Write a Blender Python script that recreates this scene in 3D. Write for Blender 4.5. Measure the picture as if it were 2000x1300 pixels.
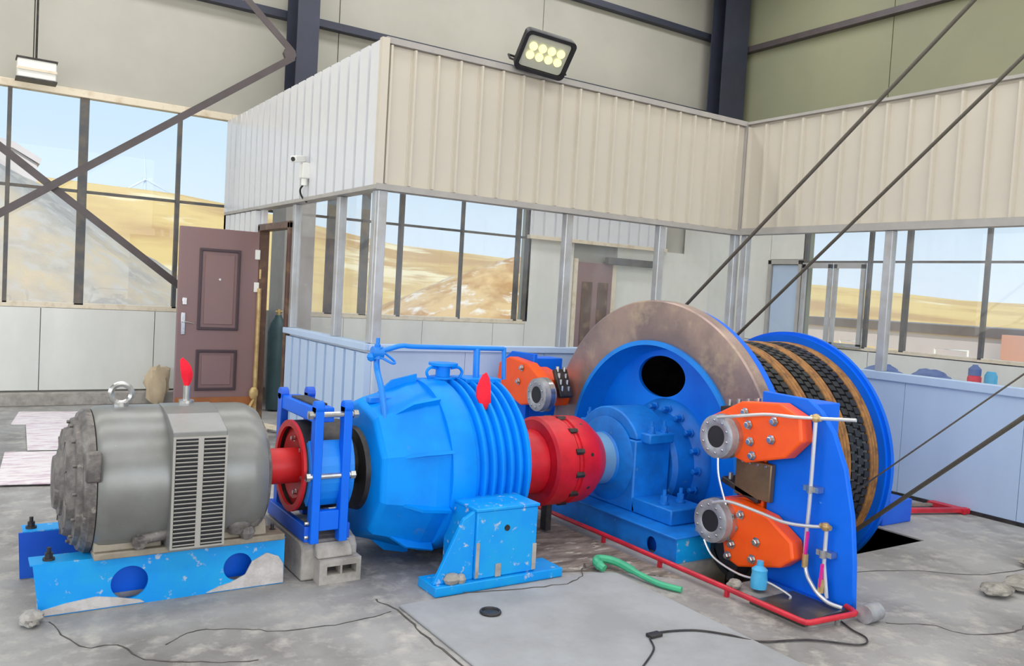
import bpy, bmesh, math, random
from mathutils import Vector, Matrix, geometry, noise
random.seed(7)
for o in list(bpy.data.objects): bpy.data.objects.remove(o, do_unlink=True)
S = bpy.context.scene
COL = S.collection
PI = math.pi

# ------------------------------------------------------------------ camera
YAW, PITCH, ROLL, FPX = 0.58278741, -0.04701676, 0.05821559, 1630.67
fw = Vector((math.sin(YAW)*math.cos(PITCH), math.cos(YAW)*math.cos(PITCH), math.sin(PITCH)))
rt = Vector((math.cos(YAW), -math.sin(YAW), 0)); up = rt.cross(fw)
r2 = rt*math.cos(ROLL)+up*math.sin(ROLL); u2 = -rt*math.sin(ROLL)+up*math.cos(ROLL)
cam = bpy.data.objects.new('camera', bpy.data.cameras.new('camera')); COL.objects.link(cam)
m = Matrix((r2, u2, -fw)).transposed().to_4x4(); m.translation = (0, 0, 1.5); cam.matrix_world = m
cam.data.sensor_width = 36; cam.data.lens = FPX/2000*36; cam.data.clip_end = 4000; cam.data.clip_start = 0.05
S.camera = cam

# ------------------------------------------------------------------ world, sun, area lights, exposure
W = bpy.data.worlds.new('sky'); S.world = W; W.use_nodes = True
nt = W.node_tree; nt.nodes.clear()
tc = nt.nodes.new('ShaderNodeTexCoord'); sp = nt.nodes.new('ShaderNodeSeparateXYZ'); rp = nt.nodes.new('ShaderNodeValToRGB')
bg = nt.nodes.new('ShaderNodeBackground'); ow = nt.nodes.new('ShaderNodeOutputWorld')
nt.links.new(tc.outputs['Generated'], sp.inputs[0]); nt.links.new(sp.outputs['Z'], rp.inputs[0])
nt.links.new(rp.outputs[0], bg.inputs[0]); nt.links.new(bg.outputs[0], ow.inputs[0])
e = rp.color_ramp.elements
e[0].position = 0.0; e[0].color = (0.80, 0.90, 0.99, 1)
e[1].position = 0.45; e[1].color = (0.42, 0.68, 0.95, 1)
k = e.new(0.16); k.color = (0.64, 0.83, 0.98, 1)
bg.inputs[1].default_value = 1.05

XL_ = -4.9
def sun(name, rot, energy, ang, col):
    l = bpy.data.lights.new(name, 'SUN'); l.energy = energy; l.angle = ang; l.color = col
    o = bpy.data.objects.new(name, l); COL.objects.link(o); o.rotation_euler = rot
sun('sun', (math.radians(42), 0, math.radians(-25)), 3.7, 0.01, (1, 0.94, 0.84))
def area(name, loc, rot, sx, sy, power, col=(1, 1, 1)):
    l = bpy.data.lights.new(name, 'AREA'); l.shape = 'RECTANGLE'; l.size = sx; l.size_y = sy; l.energy = power; l.color = col
    o = bpy.data.objects.new(name, l); COL.objects.link(o); o.location = loc; o.rotation_euler = rot
for i, y in enumerate((-3.0, 1.0, 4.6, 8.2)):
    area('roof_fill_strip', (3.2, y, 6.95), (0, 0, 0), 13.5, 0.9, 300 if y > 8 else 215, (0.985, 0.99, 1))  # fill strips added under the roof to brighten the hall
area('left_fill', (XL_-.0, 2.0, 2.25), (0, math.radians(-90), 0), 2.2, 15.0, 330, (0.94, 0.975, 1))  # fill light added at the left wall to brighten faces turned that way
area('front_fill', (1.5, -6.75, 2.6), (math.radians(90), 0, 0), 11, 4.6, 420, (0.97, 0.985, 1))  # fill light added behind the camera to lift the front faces
S.view_settings.view_transform = 'Standard'; S.view_settings.look = 'None'
S.view_settings.exposure = 0.0; S.view_settings.gamma = 1; S.view_settings.use_curve_mapping = False

# ------------------------------------------------------------------ materials
def lin(c):
    return tuple(((x/255)/12.92 if x/255 <= 0.04045 else ((x/255+0.055)/1.055)**2.4) for x in c)+(1,)
MATS = {}
def mat(name, col, rough=0.5, metal=0.0, col2=None, scale=6, amt=0.5, lo=0.4, hi=0.65, bump=0.0, bscale=40, detail=6, col3=None, scale3=25, lo3=0.58, hi3=0.64, stretch=None, emis=None, spec=0.5):
    M = bpy.data.materials.new(name); M.use_nodes = True; t = M.node_tree; b = t.nodes['Principled BSDF']
    b.inputs['Roughness'].default_value = rough; b.inputs['Metallic'].default_value = metal
    b.inputs['Specular IOR Level'].default_value = spec
    b.inputs['Base Color'].default_value = lin(col)
    if emis:
        b.inputs['Emission Color'].default_value = lin(emis[0]); b.inputs['Emission Strength'].default_value = emis[1]
    co = t.nodes.new('ShaderNodeTexCoord'); vec = co.outputs['Object']
    if stretch:
        mp = t.nodes.new('ShaderNodeMapping'); mp.inputs['Scale'].default_value = stretch
        t.links.new(vec, mp.inputs[0]); vec = mp.outputs[0]
    def nz(s, d=detail):
        n = t.nodes.new('ShaderNodeTexNoise'); n.inputs['Scale'].default_value = s; n.inputs['Detail'].default_value = d
        n.inputs['Roughness'].default_value = 0.62
        t.links.new(vec, n.inputs['Vector']); return n.outputs['Fac']
    def mixc(a, bcol, fac, lo, hi, k=1.0):
        r = t.nodes.new('ShaderNodeMapRange'); r.inputs['From Min'].default_value = lo; r.inputs['From Max'].default_value = hi
        r.inputs['To Max'].default_value = k; t.links.new(fac, r.inputs['Value'])
        mx = t.nodes.new('ShaderNodeMix'); mx.data_type = 'RGBA'
        t.links.new(r.outputs[0], mx.inputs[0])
        if isinstance(a, tuple): mx.inputs[6].default_value = a
        else: t.links.new(a, mx.inputs[6])
        mx.inputs[7].default_value = bcol
        t.links.new(mx.outputs[2], b.inputs['Base Color']); return mx.outputs[2]
    cur = lin(col)
    if col2: cur = mixc(cur, lin(col2), nz(scale), lo, hi, amt)
    if col3: cur = mixc(cur, lin(col3), nz(scale3, 9), lo3, hi3)
    if bump:
        bp = t.nodes.new('ShaderNodeBump'); bp.inputs['Strength'].default_value = bump; bp.inputs['Distance'].default_value = 0.01
        t.links.new(nz(bscale), bp.inputs['Height']); t.links.new(bp.outputs[0], b.inputs['Normal'])
    MATS[name] = M; return M
def glassmat(name, tint, haze=0.0):
    M = bpy.data.materials.new(name); M.use_nodes = True; t = M.node_tree; t.nodes.clear()
    o = t.nodes.new('ShaderNodeOutputMaterial'); mx = t.nodes.new('ShaderNodeMixShader'); tr = t.nodes.new('ShaderNodeBsdfTransparent')
    gl = t.nodes.new('ShaderNodeBsdfGlossy'); lw_ = t.nodes.new('ShaderNodeLayerWeight'); lw_.inputs[0].default_value = 0.5
    pw_ = t.nodes.new('ShaderNodeMath'); pw_.operation = 'POWER'; pw_.inputs[1].default_value = 5; t.links.new(lw_.outputs['Facing'], pw_.inputs[0])
    fr = t.nodes.new('ShaderNodeMapRange'); fr.inputs['To Min'].default_value = 0.012; fr.inputs['To Max'].default_value = 0.6; t.links.new(pw_.outputs[0], fr.inputs['Value'])
    gl.inputs['Roughness'].default_value = 0.01; tr.inputs[0].default_value = tint
    t.links.new(fr.outputs[0], mx.inputs[0]); t.links.new(tr.outputs[0], mx.inputs[1]); t.links.new(gl.outputs[0], mx.inputs[2])
    last = mx.outputs[0]
    if haze:
        df = t.nodes.new('ShaderNodeBsdfDiffuse'); df.inputs[0].default_value = (0.8, 0.82, 0.85, 1)
        co = t.nodes.new('ShaderNodeTexCoord'); n = t.nodes.new('ShaderNodeTexNoise'); n.inputs['Scale'].default_value = 1.6; n.inputs['Detail'].default_value = 8
        r = t.nodes.new('ShaderNodeMapRange'); r.inputs['From Min'].default_value = 0.35; r.inputs['From Max'].default_value = 0.75; r.inputs['To Max'].default_value = haze
        t.links.new(co.outputs['Object'], n.inputs['Vector']); t.links.new(n.outputs['Fac'], r.inputs['Value'])
        m2 = t.nodes.new('ShaderNodeMixShader'); t.links.new(r.outputs[0], m2.inputs[0]); t.links.new(last, m2.inputs[1]); t.links.new(df.outputs[0], m2.inputs[2]); last = m2.outputs[0]
    t.links.new(last, o.inputs[0]); return M

M_CONC = mat('concrete', (160, 158, 156), 0.85, col2=(108, 104, 100), scale=1.1, amt=0.85, lo=0.44, hi=0.68, col3=(184, 179, 171), scale3=9, lo3=0.5, hi3=0.74, bump=0.35, bscale=30)
M_SLAB = mat('slab_concrete', (162, 164, 167), 0.85, col2=(140, 140, 140), scale=2.2, amt=0.7, bump=0.2, bscale=45)
M_DIRT = mat('oily_dirt_floor', (150, 138, 128), 0.8, col2=(95, 84, 76), scale=5, amt=0.9, lo=0.4, hi=0.6, col3=(185, 178, 168), scale3=9, stretch=(1, 3, 1), bump=0.5, bscale=25)
M_CRACK = mat('crack', (72, 68, 64), 0.95, col2=(110, 104, 98), scale=12)
M_MORTAR = mat('mortar', (178, 172, 166), 0.9, col2=(140, 134, 126), scale=9, amt=0.8, bump=0.6, bscale=30)
M_WALLUP = mat('beige_sandwich_panel', (182, 179, 169), 0.55, col2=(172, 170, 160), scale=0.6, amt=0.8, lo=0.4, hi=0.6)
M_WALLRT = mat('olive_sandwich_panel', (150, 150, 122), 0.55, col2=(140, 143, 118), scale=0.6, amt=0.8, lo=0.4, hi=0.6)
M_FASCIA = mat('cream_corrugated_sheet', (208, 200, 186), 0.42, col2=(198, 192, 180), scale=0.8, amt=0.7)
M_FASCB = mat('white_corrugated_sheet', (224, 225, 228), 0.25, col2=(208, 212, 220), scale=0.8, amt=0.7)
M_LOW = mat('sky_tinted_panel', (186, 206, 232), 0.4, col2=(174, 194, 220), scale=1.5, amt=0.7, stretch=(1, 1, 0.3))  # white panel; the blue of the sky light is put into its colour
M_LOWW = mat('white_panel', (228, 228, 222), 0.5, col2=(214, 214, 208), scale=1.5, amt=0.8, stretch=(1, 1, 0.4))
M_TRIM = mat('cream_trim', (226, 214, 192), 0.5, col2=(198, 176, 146), scale=7, amt=0.8, lo=0.5, hi=0.7)
M_GREYT = mat('grey_trim', (168, 164, 160), 0.45, col2=(188, 184, 178), scale=5)
M_ALU = mat('aluminium_post', (190, 193, 198), 0.3, 0.35, col2=(160, 154, 146), scale=4, amt=0.6)
M_DKFR = mat('dark_window_frame', (82, 84, 88), 0.45, 0.2, col2=(120, 108, 92), scale=6, amt=0.7)
M_STEEL = mat('charcoal_steel_column', (62, 66, 82), 0.5, 0.2, col2=(50, 52, 64), scale=3)
M_BRACE = mat('brown_steel_brace', (92, 84, 86), 0.5, 0.25, col2=(74, 66, 66), scale=5)
M_GLASS = glassmat('window_glass', (0.99, 0.995, 1.0, 1), 0.0)
M_GLASSP = glassmat('dusty_partition_glass', (0.985, 0.99, 0.995, 1), 0.10)
M_DOOR = mat('brown_security_door', (138, 110, 112), 0.42, 0.1, col2=(146, 114, 106), scale=3)
M_DOORD = mat('dark_door_moulding', (74, 58, 64), 0.4, 0.1)
M_DOORLOW = mat('orange_brown_door_band', (168, 106, 62), 0.45, 0.2, col2=(140, 82, 50), scale=6)
M_DOORF = mat('door_frame_brown', (92, 66, 56), 0.4, 0.2, col2=(150, 120, 84), scale=7, amt=0.6, lo=0.5, hi=0.7)
M_BRASS = mat('golden_film', (206, 178, 124), 0.35, 0.4, col2=(160, 124, 80), scale=9, amt=0.8)
M_CHROME = mat('bright_steel', (205, 205, 205), 0.25, 0.9, col2=(150, 148, 144), scale=12)
M_PLUMB = mat('silver_hydraulic_tube', (222, 222, 224), 0.3, 0.6)
M_WHITE = mat('white_plastic', (235, 235, 230), 0.4)
M_BLACK = mat('black_rubber', (26, 26, 30), 0.6, col2=(46, 46, 50), scale=8)
M_DARK = mat('dark_steel', (52, 50, 52), 0.45, 0.5, col2=(92, 86, 80), scale=12)
M_MOTOR = mat('motor_grey_paint', (138, 139, 138), 0.34, 0.4, col2=(120, 118, 112), scale=4, amt=0.6, col3=(176, 170, 158), scale3=60, lo3=0.7, hi3=0.76)
M_MOTORD = mat('motor_grimy_end', (128, 122, 118), 0.5, 0.3, col2=(86, 80, 78), scale=14, amt=0.9, lo=0.4, hi=0.6, col3=(160, 154, 146), scale3=20, lo3=0.6, hi3=0.7, bump=0.4, bscale=40)
M_MFOOT = mat('dusty_tan_metal', (158, 148, 132), 0.6, 0.2, col2=(122, 112, 98), scale=7, amt=0.8)
M_LOUV = mat('louvre_metal', (172, 168, 162), 0.45, 0.3)
M_CYAN = mat('azure_chipped_paint', (0, 150, 236), 0.45, col2=(20, 166, 230), scale=5, amt=0.8, col3=(190, 196, 204), scale3=18, lo3=0.605, hi3=0.68, spec=0.4)
M_BLUE = mat('azure_paint', (6, 138, 236), 0.38, col2=(20, 122, 216), scale=3, amt=0.8, col3=(70, 140, 176), scale3=7, lo3=0.66, hi3=0.78)
M_GBB = mat('gearbox_blue', (0, 148, 246), 0.45, col2=(0, 126, 226), scale=2.4, amt=0.8, col3=(104, 132, 140), scale3=5, lo3=0.66, hi3=0.82, spec=0.2)
M_DBLUE = mat('cobalt_paint', (10, 84, 206), 0.4, col2=(16, 106, 220), scale=4)
M_PED = mat('pedestal_cobalt', (0, 108, 238), 0.45, col2=(0, 96, 220), scale=3, col3=(90, 160, 226), scale3=11, lo3=0.70, hi3=0.74, spec=0.3)
M_WEB = mat('drum_blue', (0, 128, 240), 0.42, col2=(0, 104, 222), scale=1.8, amt=0.9, spec=0.3)
M_BEAR = mat('bearing_blue', (4, 124, 220), 0.48, col2=(4, 94, 180), scale=6, amt=0.8, col3=(80, 150, 200), scale3=12, lo3=0.64, hi3=0.74)
M_RED = mat('red_paint', (214, 22, 40), 0.4, col2=(176, 16, 34), scale=6, amt=0.8, col3=(110, 20, 30), scale3=14, lo3=0.68, hi3=0.76)
M_REDB = mat('red_paint_bright', (226, 34, 40), 0.45, col2=(180, 24, 30), scale=7)
M_RPIPE = mat('red_pipe_paint', (214, 40, 58), 0.4, col2=(150, 30, 44), scale=5, amt=0.7)
M_FLAG = mat('red_cloth', (244, 22, 52), 0.8, col2=(214, 14, 40), scale=14)
M_ORANGE = mat('orange_paint', (255, 92, 12), 0.4, col2=(240, 70, 10), scale=5, col3=(200, 60, 30), scale3=9, lo3=0.7, hi3=0.78)
M_SILV = mat('cast_silver', (176, 176, 180), 0.45, 0.45, col2=(140, 138, 140), scale=18, amt=0.7, bump=0.2)
M_BRAKE = mat('brake_rubbed_steel', (176, 152, 142), 0.36, 0.55, col2=(136, 120, 120), scale=2.2, amt=0.9, lo=0.38, hi=0.62, col3=(196, 176, 152), scale3=4, lo3=0.56, hi3=0.74)
M_ROPE = mat('black_greased_rope', (48, 48, 52), 0.38, 0.45, col2=(120, 122, 122), scale=30, amt=0.8, lo=0.52, hi=0.66)
M_LIN = mat('black_lining_block', (30, 30, 34), 0.5, col2=(56, 58, 60), scale=20)
M_LINB = mat('grey_lining_base', (112, 118, 122), 0.5, 0.2, col2=(84, 92, 90), scale=10)
M_ROPEB = mat('brown_rope', (168, 118, 62), 0.6, col2=(104, 70, 42), scale=16, amt=0.9, col3=(190, 110, 84), scale3=8, lo3=0.62, hi3=0.72)
M_CABLE = mat('hoist_cable', (92, 86, 76), 0.45, 0.2, col2=(76, 70, 62), scale=60)
M_PALEB = mat('pale_blue_steel', (120, 168, 206), 0.35, 0.3)
M_GREEN = mat('green_paint', (70, 178, 130), 0.5, col2=(60, 150, 120), scale=9)
M_TAN = mat('tan_paper', (206, 186, 156), 0.8, col2=(180, 158, 130), scale=8)
M_CARD = mat('pale_cardboard', (234, 226, 226), 0.8, col2=(206, 180, 192), scale=5, amt=0.9, lo=0.48, hi=0.6, stretch=(1, 4, 1))
M_RAG = mat('grey_rag', (168, 162, 152), 0.9, col2=(104, 98, 92), scale=12, amt=0.8, bump=0.6)
M_AQUA = mat('aqua_plastic', (70, 170, 220), 0.35, col2=(110, 200, 235), scale=10)
M_PINK = mat('magenta_tag', (232, 40, 150), 0.5)
M_OILDARK = mat('oily_tray_dark_pit', (58, 54, 46), 0.3, 0.2, col2=(92, 86, 70), scale=6, amt=0.7)
M_LED = mat('led_lens', (250, 244, 190), 0.3, emis=((255, 246, 170), 0.75))
M_REFL = mat('lamp_reflector', (206, 208, 190), 0.3, 0.2)
M_HILL = mat('dry_grass_hill', (208, 176, 112), 0.95, col2=(178, 138, 88), scale=0.05, amt=0.9, lo=0.45, hi=0.6, col3=(222, 202, 160), scale3=0.07, lo3=0.56, hi3=0.62)
M_HEAP = mat('grey_spoil', (156, 150, 144), 0.95, col2=(190, 170, 140), scale=0.35, amt=0.9, lo=0.45, hi=0.62, col3=(176, 168, 158), scale3=2.5, lo3=0.5, hi3=0.6)
M_MOUND = mat('tan_spoil', (196, 164, 116), 0.95, col2=(166, 124, 76), scale=0.7, amt=0.9, lo=0.45, hi=0.6, col3=(214, 204, 190), scale3=1.2, lo3=0.55, hi3=0.66)
M_GROUT = mat('pale_grout', (206, 200, 198), 0.9, col2=(176, 168, 164), scale=14, amt=0.8, bump=0.5, bscale=50)
M_GROUND = mat('pale_dirt_ground', (208, 196, 172), 0.95, col2=(184, 172, 150), scale=0.4)
M_OUTW = mat('outdoor_grey_wall', (214, 206, 206), 0.8, col2=(200, 192, 192), scale=0.6)
M_OUTR = mat('outdoor_dark_roof', (122, 114, 112), 0.8)
M_PINKW = mat('salmon_wall', (222, 170, 150), 0.8)
M_NAVY = mat('navy_cloth', (84, 108, 168), 0.8, col2=(130, 150, 196), scale=6)

# ------------------------------------------------------------------ mesh helpers
OFF = {}
class MB:
    def __init__(s): s.v = []; s.f = []
    def add(s, vs, fs):
        n = len(s.v); s.v += [Vector(v) for v in vs]; s.f += [tuple(i+n for i in f) for f in fs]; return s
    def box(s, x0, x1, y0, y1, z0, z1):
        return s.add([(x0,y0,z0),(x1,y0,z0),(x1,y1,z0),(x0,y1,z0),(x0,y0,z1),(x1,y0,z1),(x1,y1,z1),(x0,y1,z1)],
                     [(0,3,2,1),(4,5,6,7),(0,1,5,4),(1,2,6,5),(2,3,7,6),(3,0,4,7)])
    def obox(s, p0, p1, w, h, upv=(0,0,1)):
        p0 = Vector(p0); p1 = Vector(p1); d = (p1-p0).normalized(); sd = d.cross(Vector(upv)).normalized()*w/2; u = sd.cross(d).normalized()*h/2
        vs = [p0-sd-u, p0+sd-u, p0+sd+u, p0-sd+u, p1-sd-u, p1+sd-u, p1+sd+u, p1-sd+u]
        return s.add(vs, [(0,1,2,3),(7,6,5,4),(0,4,5,1),(1,5,6,2),(2,6,7,3),(3,7,4,0)])
    def tube(s, pts, r, n=8, closed=False, caps=True):
        pts = [Vector(p) for p in pts]; N = len(pts); vs = []; fs = []
        rs = r if isinstance(r, (list, tuple)) else [r]*N
        t0 = (pts[1]-pts[0]).normalized(); a = Vector((0,0,1)) if abs(t0.z) < 0.9 else Vector((1,0,0)); nv = t0.cross(a).normalized()
        for i, p in enumerate(pts):
            if closed: t = (pts[(i+1) % N]-pts[i-1]).normalized()
            elif i == 0: t = t0
            elif i == N-1: t = (pts[i]-pts[i-1]).normalized()
            else: t = ((pts[i+1]-p).normalized()+(p-pts[i-1]).normalized()).normalized()
            nv = (nv-t*nv.dot(t)).normalized(); bv = t.cross(nv)
            for j in range(n):
                q = 2*PI*j/n; vs.append(p+(nv*math.cos(q)+bv*math.sin(q))*rs[i])
        for i in range(N if closed else N-1):
            k = (i+1) % N
            for j in range(n):
                fs.append((i*n+j, i*n+(j+1) % n, k*n+(j+1) % n, k*n+j))
        if caps and not closed:
            fs.append(tuple(range(n-1, -1, -1))); fs.append(tuple((N-1)*n+j for j in range(n)))
        return s.add(vs, fs)
    def cyl(s, p0, p1, r, n=16, r1=None): return s.tube([p0, p1], [r, r if r1 is None else r1], n)
    def lathe(s, cy, cz, prof, n=48, ph=0.0, caps=True):
        vs = []; fs = []
        for x, r in prof:
            for j in range(n):
                q = 2*PI*j/n+ph; vs.append((x, cy+r*math.cos(q), cz+r*math.sin(q)))
        for i in range(len(prof)-1):
            for j in range(n):
                fs.append((i*n+(j+1) % n, i*n+j, (i+1)*n+j, (i+1)*n+(j+1) % n))
        if caps:
            fs.append(tuple(j for j in range(n))); fs.append(tuple((len(prof)-1)*n+j for j in range(n-1, -1, -1)))
        return s.add(vs, fs)
    def ring(s, cy, cz, x0, x1, ri, ro, n=64, a0=0.0, a1=2*PI):
        full = abs(a1-a0-2*PI) < 1e-6; vs = []; fs = []; m_ = n if full else n+1
        for i in range(m_):
            q = a0+(a1-a0)*i/n; c, d = math.cos(q), math.sin(q)
            vs += [(x0, cy+ri*c, cz+ri*d), (x0, cy+ro*c, cz+ro*d), (x1, cy+ro*c, cz+ro*d), (x1, cy+ri*c, cz+ri*d)]
        for i in range(n):
            a = 4*i; b = 4*((i+1) % m_)
            for k in range(4): fs.append((a+k, b+k, b+(k+1) % 4, a+(k+1) % 4))
        if not full: fs += [(0,1,2,3), (4*n+3, 4*n+2, 4*n+1, 4*n)]
        return s.add(vs, fs)
    def prism(s, axis, poly, a, b, holes=()):
        loops = [list(poly)]+[list(h) for h in holes]
        tri = geometry.tessellate_polygon([[Vector((p[0], p[1], 0)) for p in l] for l in loops]) if holes else None
        flat = [p for l in loops for p in l]
        def P(u, v, w):
            return {'x': (w, u, v), 'y': (u, w, v), 'z': (u, v, w)}[axis]
        N = len(flat); vs = [P(u, v, a) for u, v in flat]+[P(u, v, b) for u, v in flat]; fs = []
        if holes:
            for t in tri: fs.append(tuple(t)); fs.append(tuple(i+N for i in reversed(t)))
        else:
            fs.append(tuple(range(N))); fs.append(tuple(range(2*N-1, N-1, -1)))
        st = 0
        for l in loops:
            n = len(l)
            for i in range(n):
                j = (i+1) % n; fs.append((st+i, st+j, st+j+N, st+i+N))
            st += n
        return s.add(vs, fs)
    def sphere(s, c, r, n=12, sq=(1,1,1)):
        c = Vector(c); vs = []; fs = []; k = n//2
        for i in range(k+1):
            th = PI*i/k
            for j in range(n):
                q = 2*PI*j/n; vs.append(c+Vector((math.sin(th)*math.cos(q)*r*sq[0], math.sin(th)*math.sin(q)*r*sq[1], math.cos(th)*r*sq[2])))
        for i in range(k):
            for j in range(n): fs.append((i*n+j, (i+1)*n+j, (i+1)*n+(j+1) % n, i*n+(j+1) % n))
        return s.add(vs, fs)
    def mesh(s, name, material, off=(0,0,0), smooth=35):
        off = Vector(off); me = bpy.data.meshes.new(name)
        me.from_pydata([v-off for v in s.v], [], s.f)
        bm = bmesh.new(); bm.from_mesh(me); bmesh.ops.remove_doubles(bm, verts=bm.verts, dist=1e-5)
        bmesh.ops.recalc_face_normals(bm, faces=bm.faces); bm.to_mesh(me); bm.free()
        me.materials.append(material)
        if smooth:
            me.shade_smooth(); me.set_sharp_from_angle(angle=math.radians(smooth))
        return me
    def build(s, name, material, parent=None, smooth=35, bevel=0, **tags):
        if parent is None:
            lo = [min(v[i] for v in s.v) for i in range(3)]; hi = [max(v[i] for v in s.v) for i in range(3)]
            off = Vector(((lo[0]+hi[0])/2, (lo[1]+hi[1])/2, lo[2]))
        else: off = OFF[parent.name]
        o = bpy.data.objects.new(name, s.mesh(name, material, off, smooth)); COL.objects.link(o)
        OFF[o.name] = off
        if parent is None: o.location = off
        else: o.parent = parent
        if bevel:
            b = o.modifiers.new('bevel', 'BEVEL'); b.width = bevel; b.segments = 2; b.limit_method = 'ANGLE'; b.angle_limit = math.radians(40)
        tag(o, **tags); return o
def tag(o, label=None, cat=None, group=None, kind=None):
    if label: o['label'] = label
    if cat: o['category'] = cat
    if group: o['group'] = group
    if kind: o['kind'] = kind
    return o
def thing(name, loc, label, cat, group=None, kind=None):
    o = bpy.data.objects.new(name, None); COL.objects.link(o); o.location = loc; o.empty_display_size = 0.1
    OFF[o.name] = Vector(loc); return tag(o, label, cat, group, kind)
def inst(name, me, parent, loc, rot=(0,0,0), scale=(1,1,1)):
    o = bpy.data.objects.new(name, me); COL.objects.link(o); o.parent = parent
    o.location = Vector(loc)-OFF[parent.name]; o.rotation_euler = rot; o.scale = scale
    OFF[o.name] = Vector(loc); return o
def circle(cx, cy, r, n=32, ph=0): return [(cx+r*math.cos(2*PI*i/n+ph), cy+r*math.sin(2*PI*i/n+ph)) for i in range(n)]
def smoothpath(pts, n=8):
    P = [Vector(p) for p in pts]; out = []
    for i in range(len(P)-1):
        a = P[max(i-1, 0)]; b = P[i]; c = P[i+1]; d = P[min(i+2, len(P)-1)]
        for k in range(n):
            t = k/n; out.append(0.5*((2*b)+(c-a)*t+(2*a-5*b+4*c-d)*t*t+(3*b-a-3*c+d)*t**3))
    out.append(P[-1]); return out
# shared small hardware: hex bolt heads pointing along -X and +Z
BOLT_X = MB().lathe(0, 0, [(0, 0.012), (-0.004, 0.019), (-0.005, 0.019), (-0.006, 0.012), (-0.020, 0.012), (-0.022, 0.009)], 6).mesh('bolt', M_CHROME, smooth=20)
BOLT_XB = BOLT_X.copy(); BOLT_XB.materials[0] = M_BEAR
BOLT_XD = BOLT_X.copy(); BOLT_XD.materials[0] = M_MOTORD
BOLT_XS = MB().lathe(0, 0, [(0, 0.006), (-0.008, 0.006), (-0.010, 0.004)], 6).mesh('bolt', M_CHROME, smooth=20)
BOLT_Z = MB().cyl((0,0,0), (0,0,0.012), 0.026, 12).cyl((0,0,0.012), (0,0,0.045), 0.019, 6).cyl((0,0,0.045), (0,0,0.075), 0.010, 8).mesh('bolt', M_BEAR, smooth=20)
BOLT_ZD = MB().cyl((0,0,0), (0,0,0.010), 0.022, 12).cyl((0,0,0.010), (0,0,0.032), 0.016, 6).cyl((0,0,0.032), (0,0,0.055), 0.008, 8).mesh('bolt', M_DARK, smooth=20)

# ------------------------------------------------------------------ the building
XR, YB, XL, YF, ZT = 10.95, 10.3, -5.0, -7.0, 7.2
XA, YA, XC = 2.62, 5.905, 6.6            # control-room partition corners
Z0, Z1, Z2, Z3 = 1.0, 1.055, 2.24, 3.35  # sill, rail, fascia bottom, fascia top
PX0, PX1, PY0, PY1 = 3.86, 5.46, 3.08, 5.42   # drum pit
fl = MB()
for (a, b, c, d) in ((XL-.2, 3.40, YF-.2, YB+.2), (3.40, PX0, YF-.2, 3.02), (3.40, PX0, 3.38, YB+.2), (PX1, XR+.2, YF-.2, YB+.2), (PX0, PX1, YF-.2, PY0), (PX0, PX1, PY1, YB+.2)):
    fl.box(a, b, c, d, -0.25, 0)
floor = fl.build('floor', M_CONC, None, kind='structure', label='stained grey concrete floor of the hoist hall')
OFF['floor'] = floor.location.copy()
pit = MB(); pit.box(3.35, PX1, 2.98, PY1, -1.0, -0.95).box(3.35, 3.40, 2.98, 3.42, -1, -.251).box(3.4, PX0, 2.98, 3.02, -1, -.251).box(3.4, PX0, 3.38, 3.42, -1, -.251)
pit.box(PX0-.05, PX0, 3.42, PY1, -1, -0.251).box(PX1, PX1+.05, PY0, PY1, -1, -0.01).box(PX0, PX1, PY0-.05, PY0, -1, -0.01).box(PX0, PX1, PY1, PY1+.05, -1, -0.01)
pit.build('drum_pit', M_OILDARK, floor)  # pit coloured black so the shade of the hole is in its colour
MB().prism('z', [(1.72, -1.0), (2.96, -1.0), (3.0, 2.3), (3.02, 3.4), (2.9, 3.46), (1.74, 3.47)], 0.0, 0.014).build('cover_slab', M_SLAB, floor, bevel=0.006)
MB().prism('z', [(2.62, 3.60), (3.02, 3.47), (3.31, 3.2), (3.31, 4.9), (2.62, 4.9)], 0.0, 0.006).build('dirt_strip', M_DIRT, floor)
def ribbon(pts, w, name='floor_crack', z=0.0006, jitter=0.02, zz=None):
    b = MB(); P = smoothpath([(x, y, z) for x, y in pts], 6); vs = []; fs = []
    for i, p in enumerate(P):
        t = (P[min(i+1, len(P)-1)]-P[max(i-1, 0)]).normalized(); s_ = Vector((-t.y, t.x, 0))*w*random.uniform(0.3, 1.0)
        j = Vector((random.uniform(-1, 1), random.uniform(-1, 1), 0))*jitter*0.4
        lift = Vector((0, 0, 0.0012))
        vs += [p-s_+j, p+s_+j, p+s_+j+lift, p-s_+j+lift]
    for i in range(len(P)-1):
        a = 4*i
        for k_ in range(4): fs.append((a+k_, a+4+k_, a+4+(k_+1) % 4, a+(k_+1) % 4))
    b.add(vs, fs); return b.build(name, M_CRACK, floor, smooth=0)
ribbon([(0.34, 3.93), (0.42, 3.62), (0.55, 3.58), (0.62, 3.40), (0.80, 3.28), (1.0, 3.2)], 0.005)
ribbon([(0.72, 3.50), (0.84, 3.58), (1.0, 3.55), (1.15, 3.45), (1.45, 3.40), (1.68, 3.44)], 0.004)
ribbon([(1.68, 3.60), (1.72, 3.40), (1.705, 3.1), (1.71, 2.7), (1.70, 2.2)], 0.006)
ribbon([(2.1, 3.48), (2.4, 3.40), (2.7, 3.38), (2.86, 3.50), (2.95, 3.6)], 0.006, z=0.0145, jitter=0.03)
ribbon([(3.8, 2.30), (4.0, 2.18), (4.05, 2.05), (4.3, 1.95), (4.6, 1.98), (5.0, 1.9), (5.4, 1.7)], 0.006)
ribbon([(4.2, 2.9), (4.7, 2.75), (5.1, 2.5), (5.9, 2.4)], 0.005)

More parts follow.
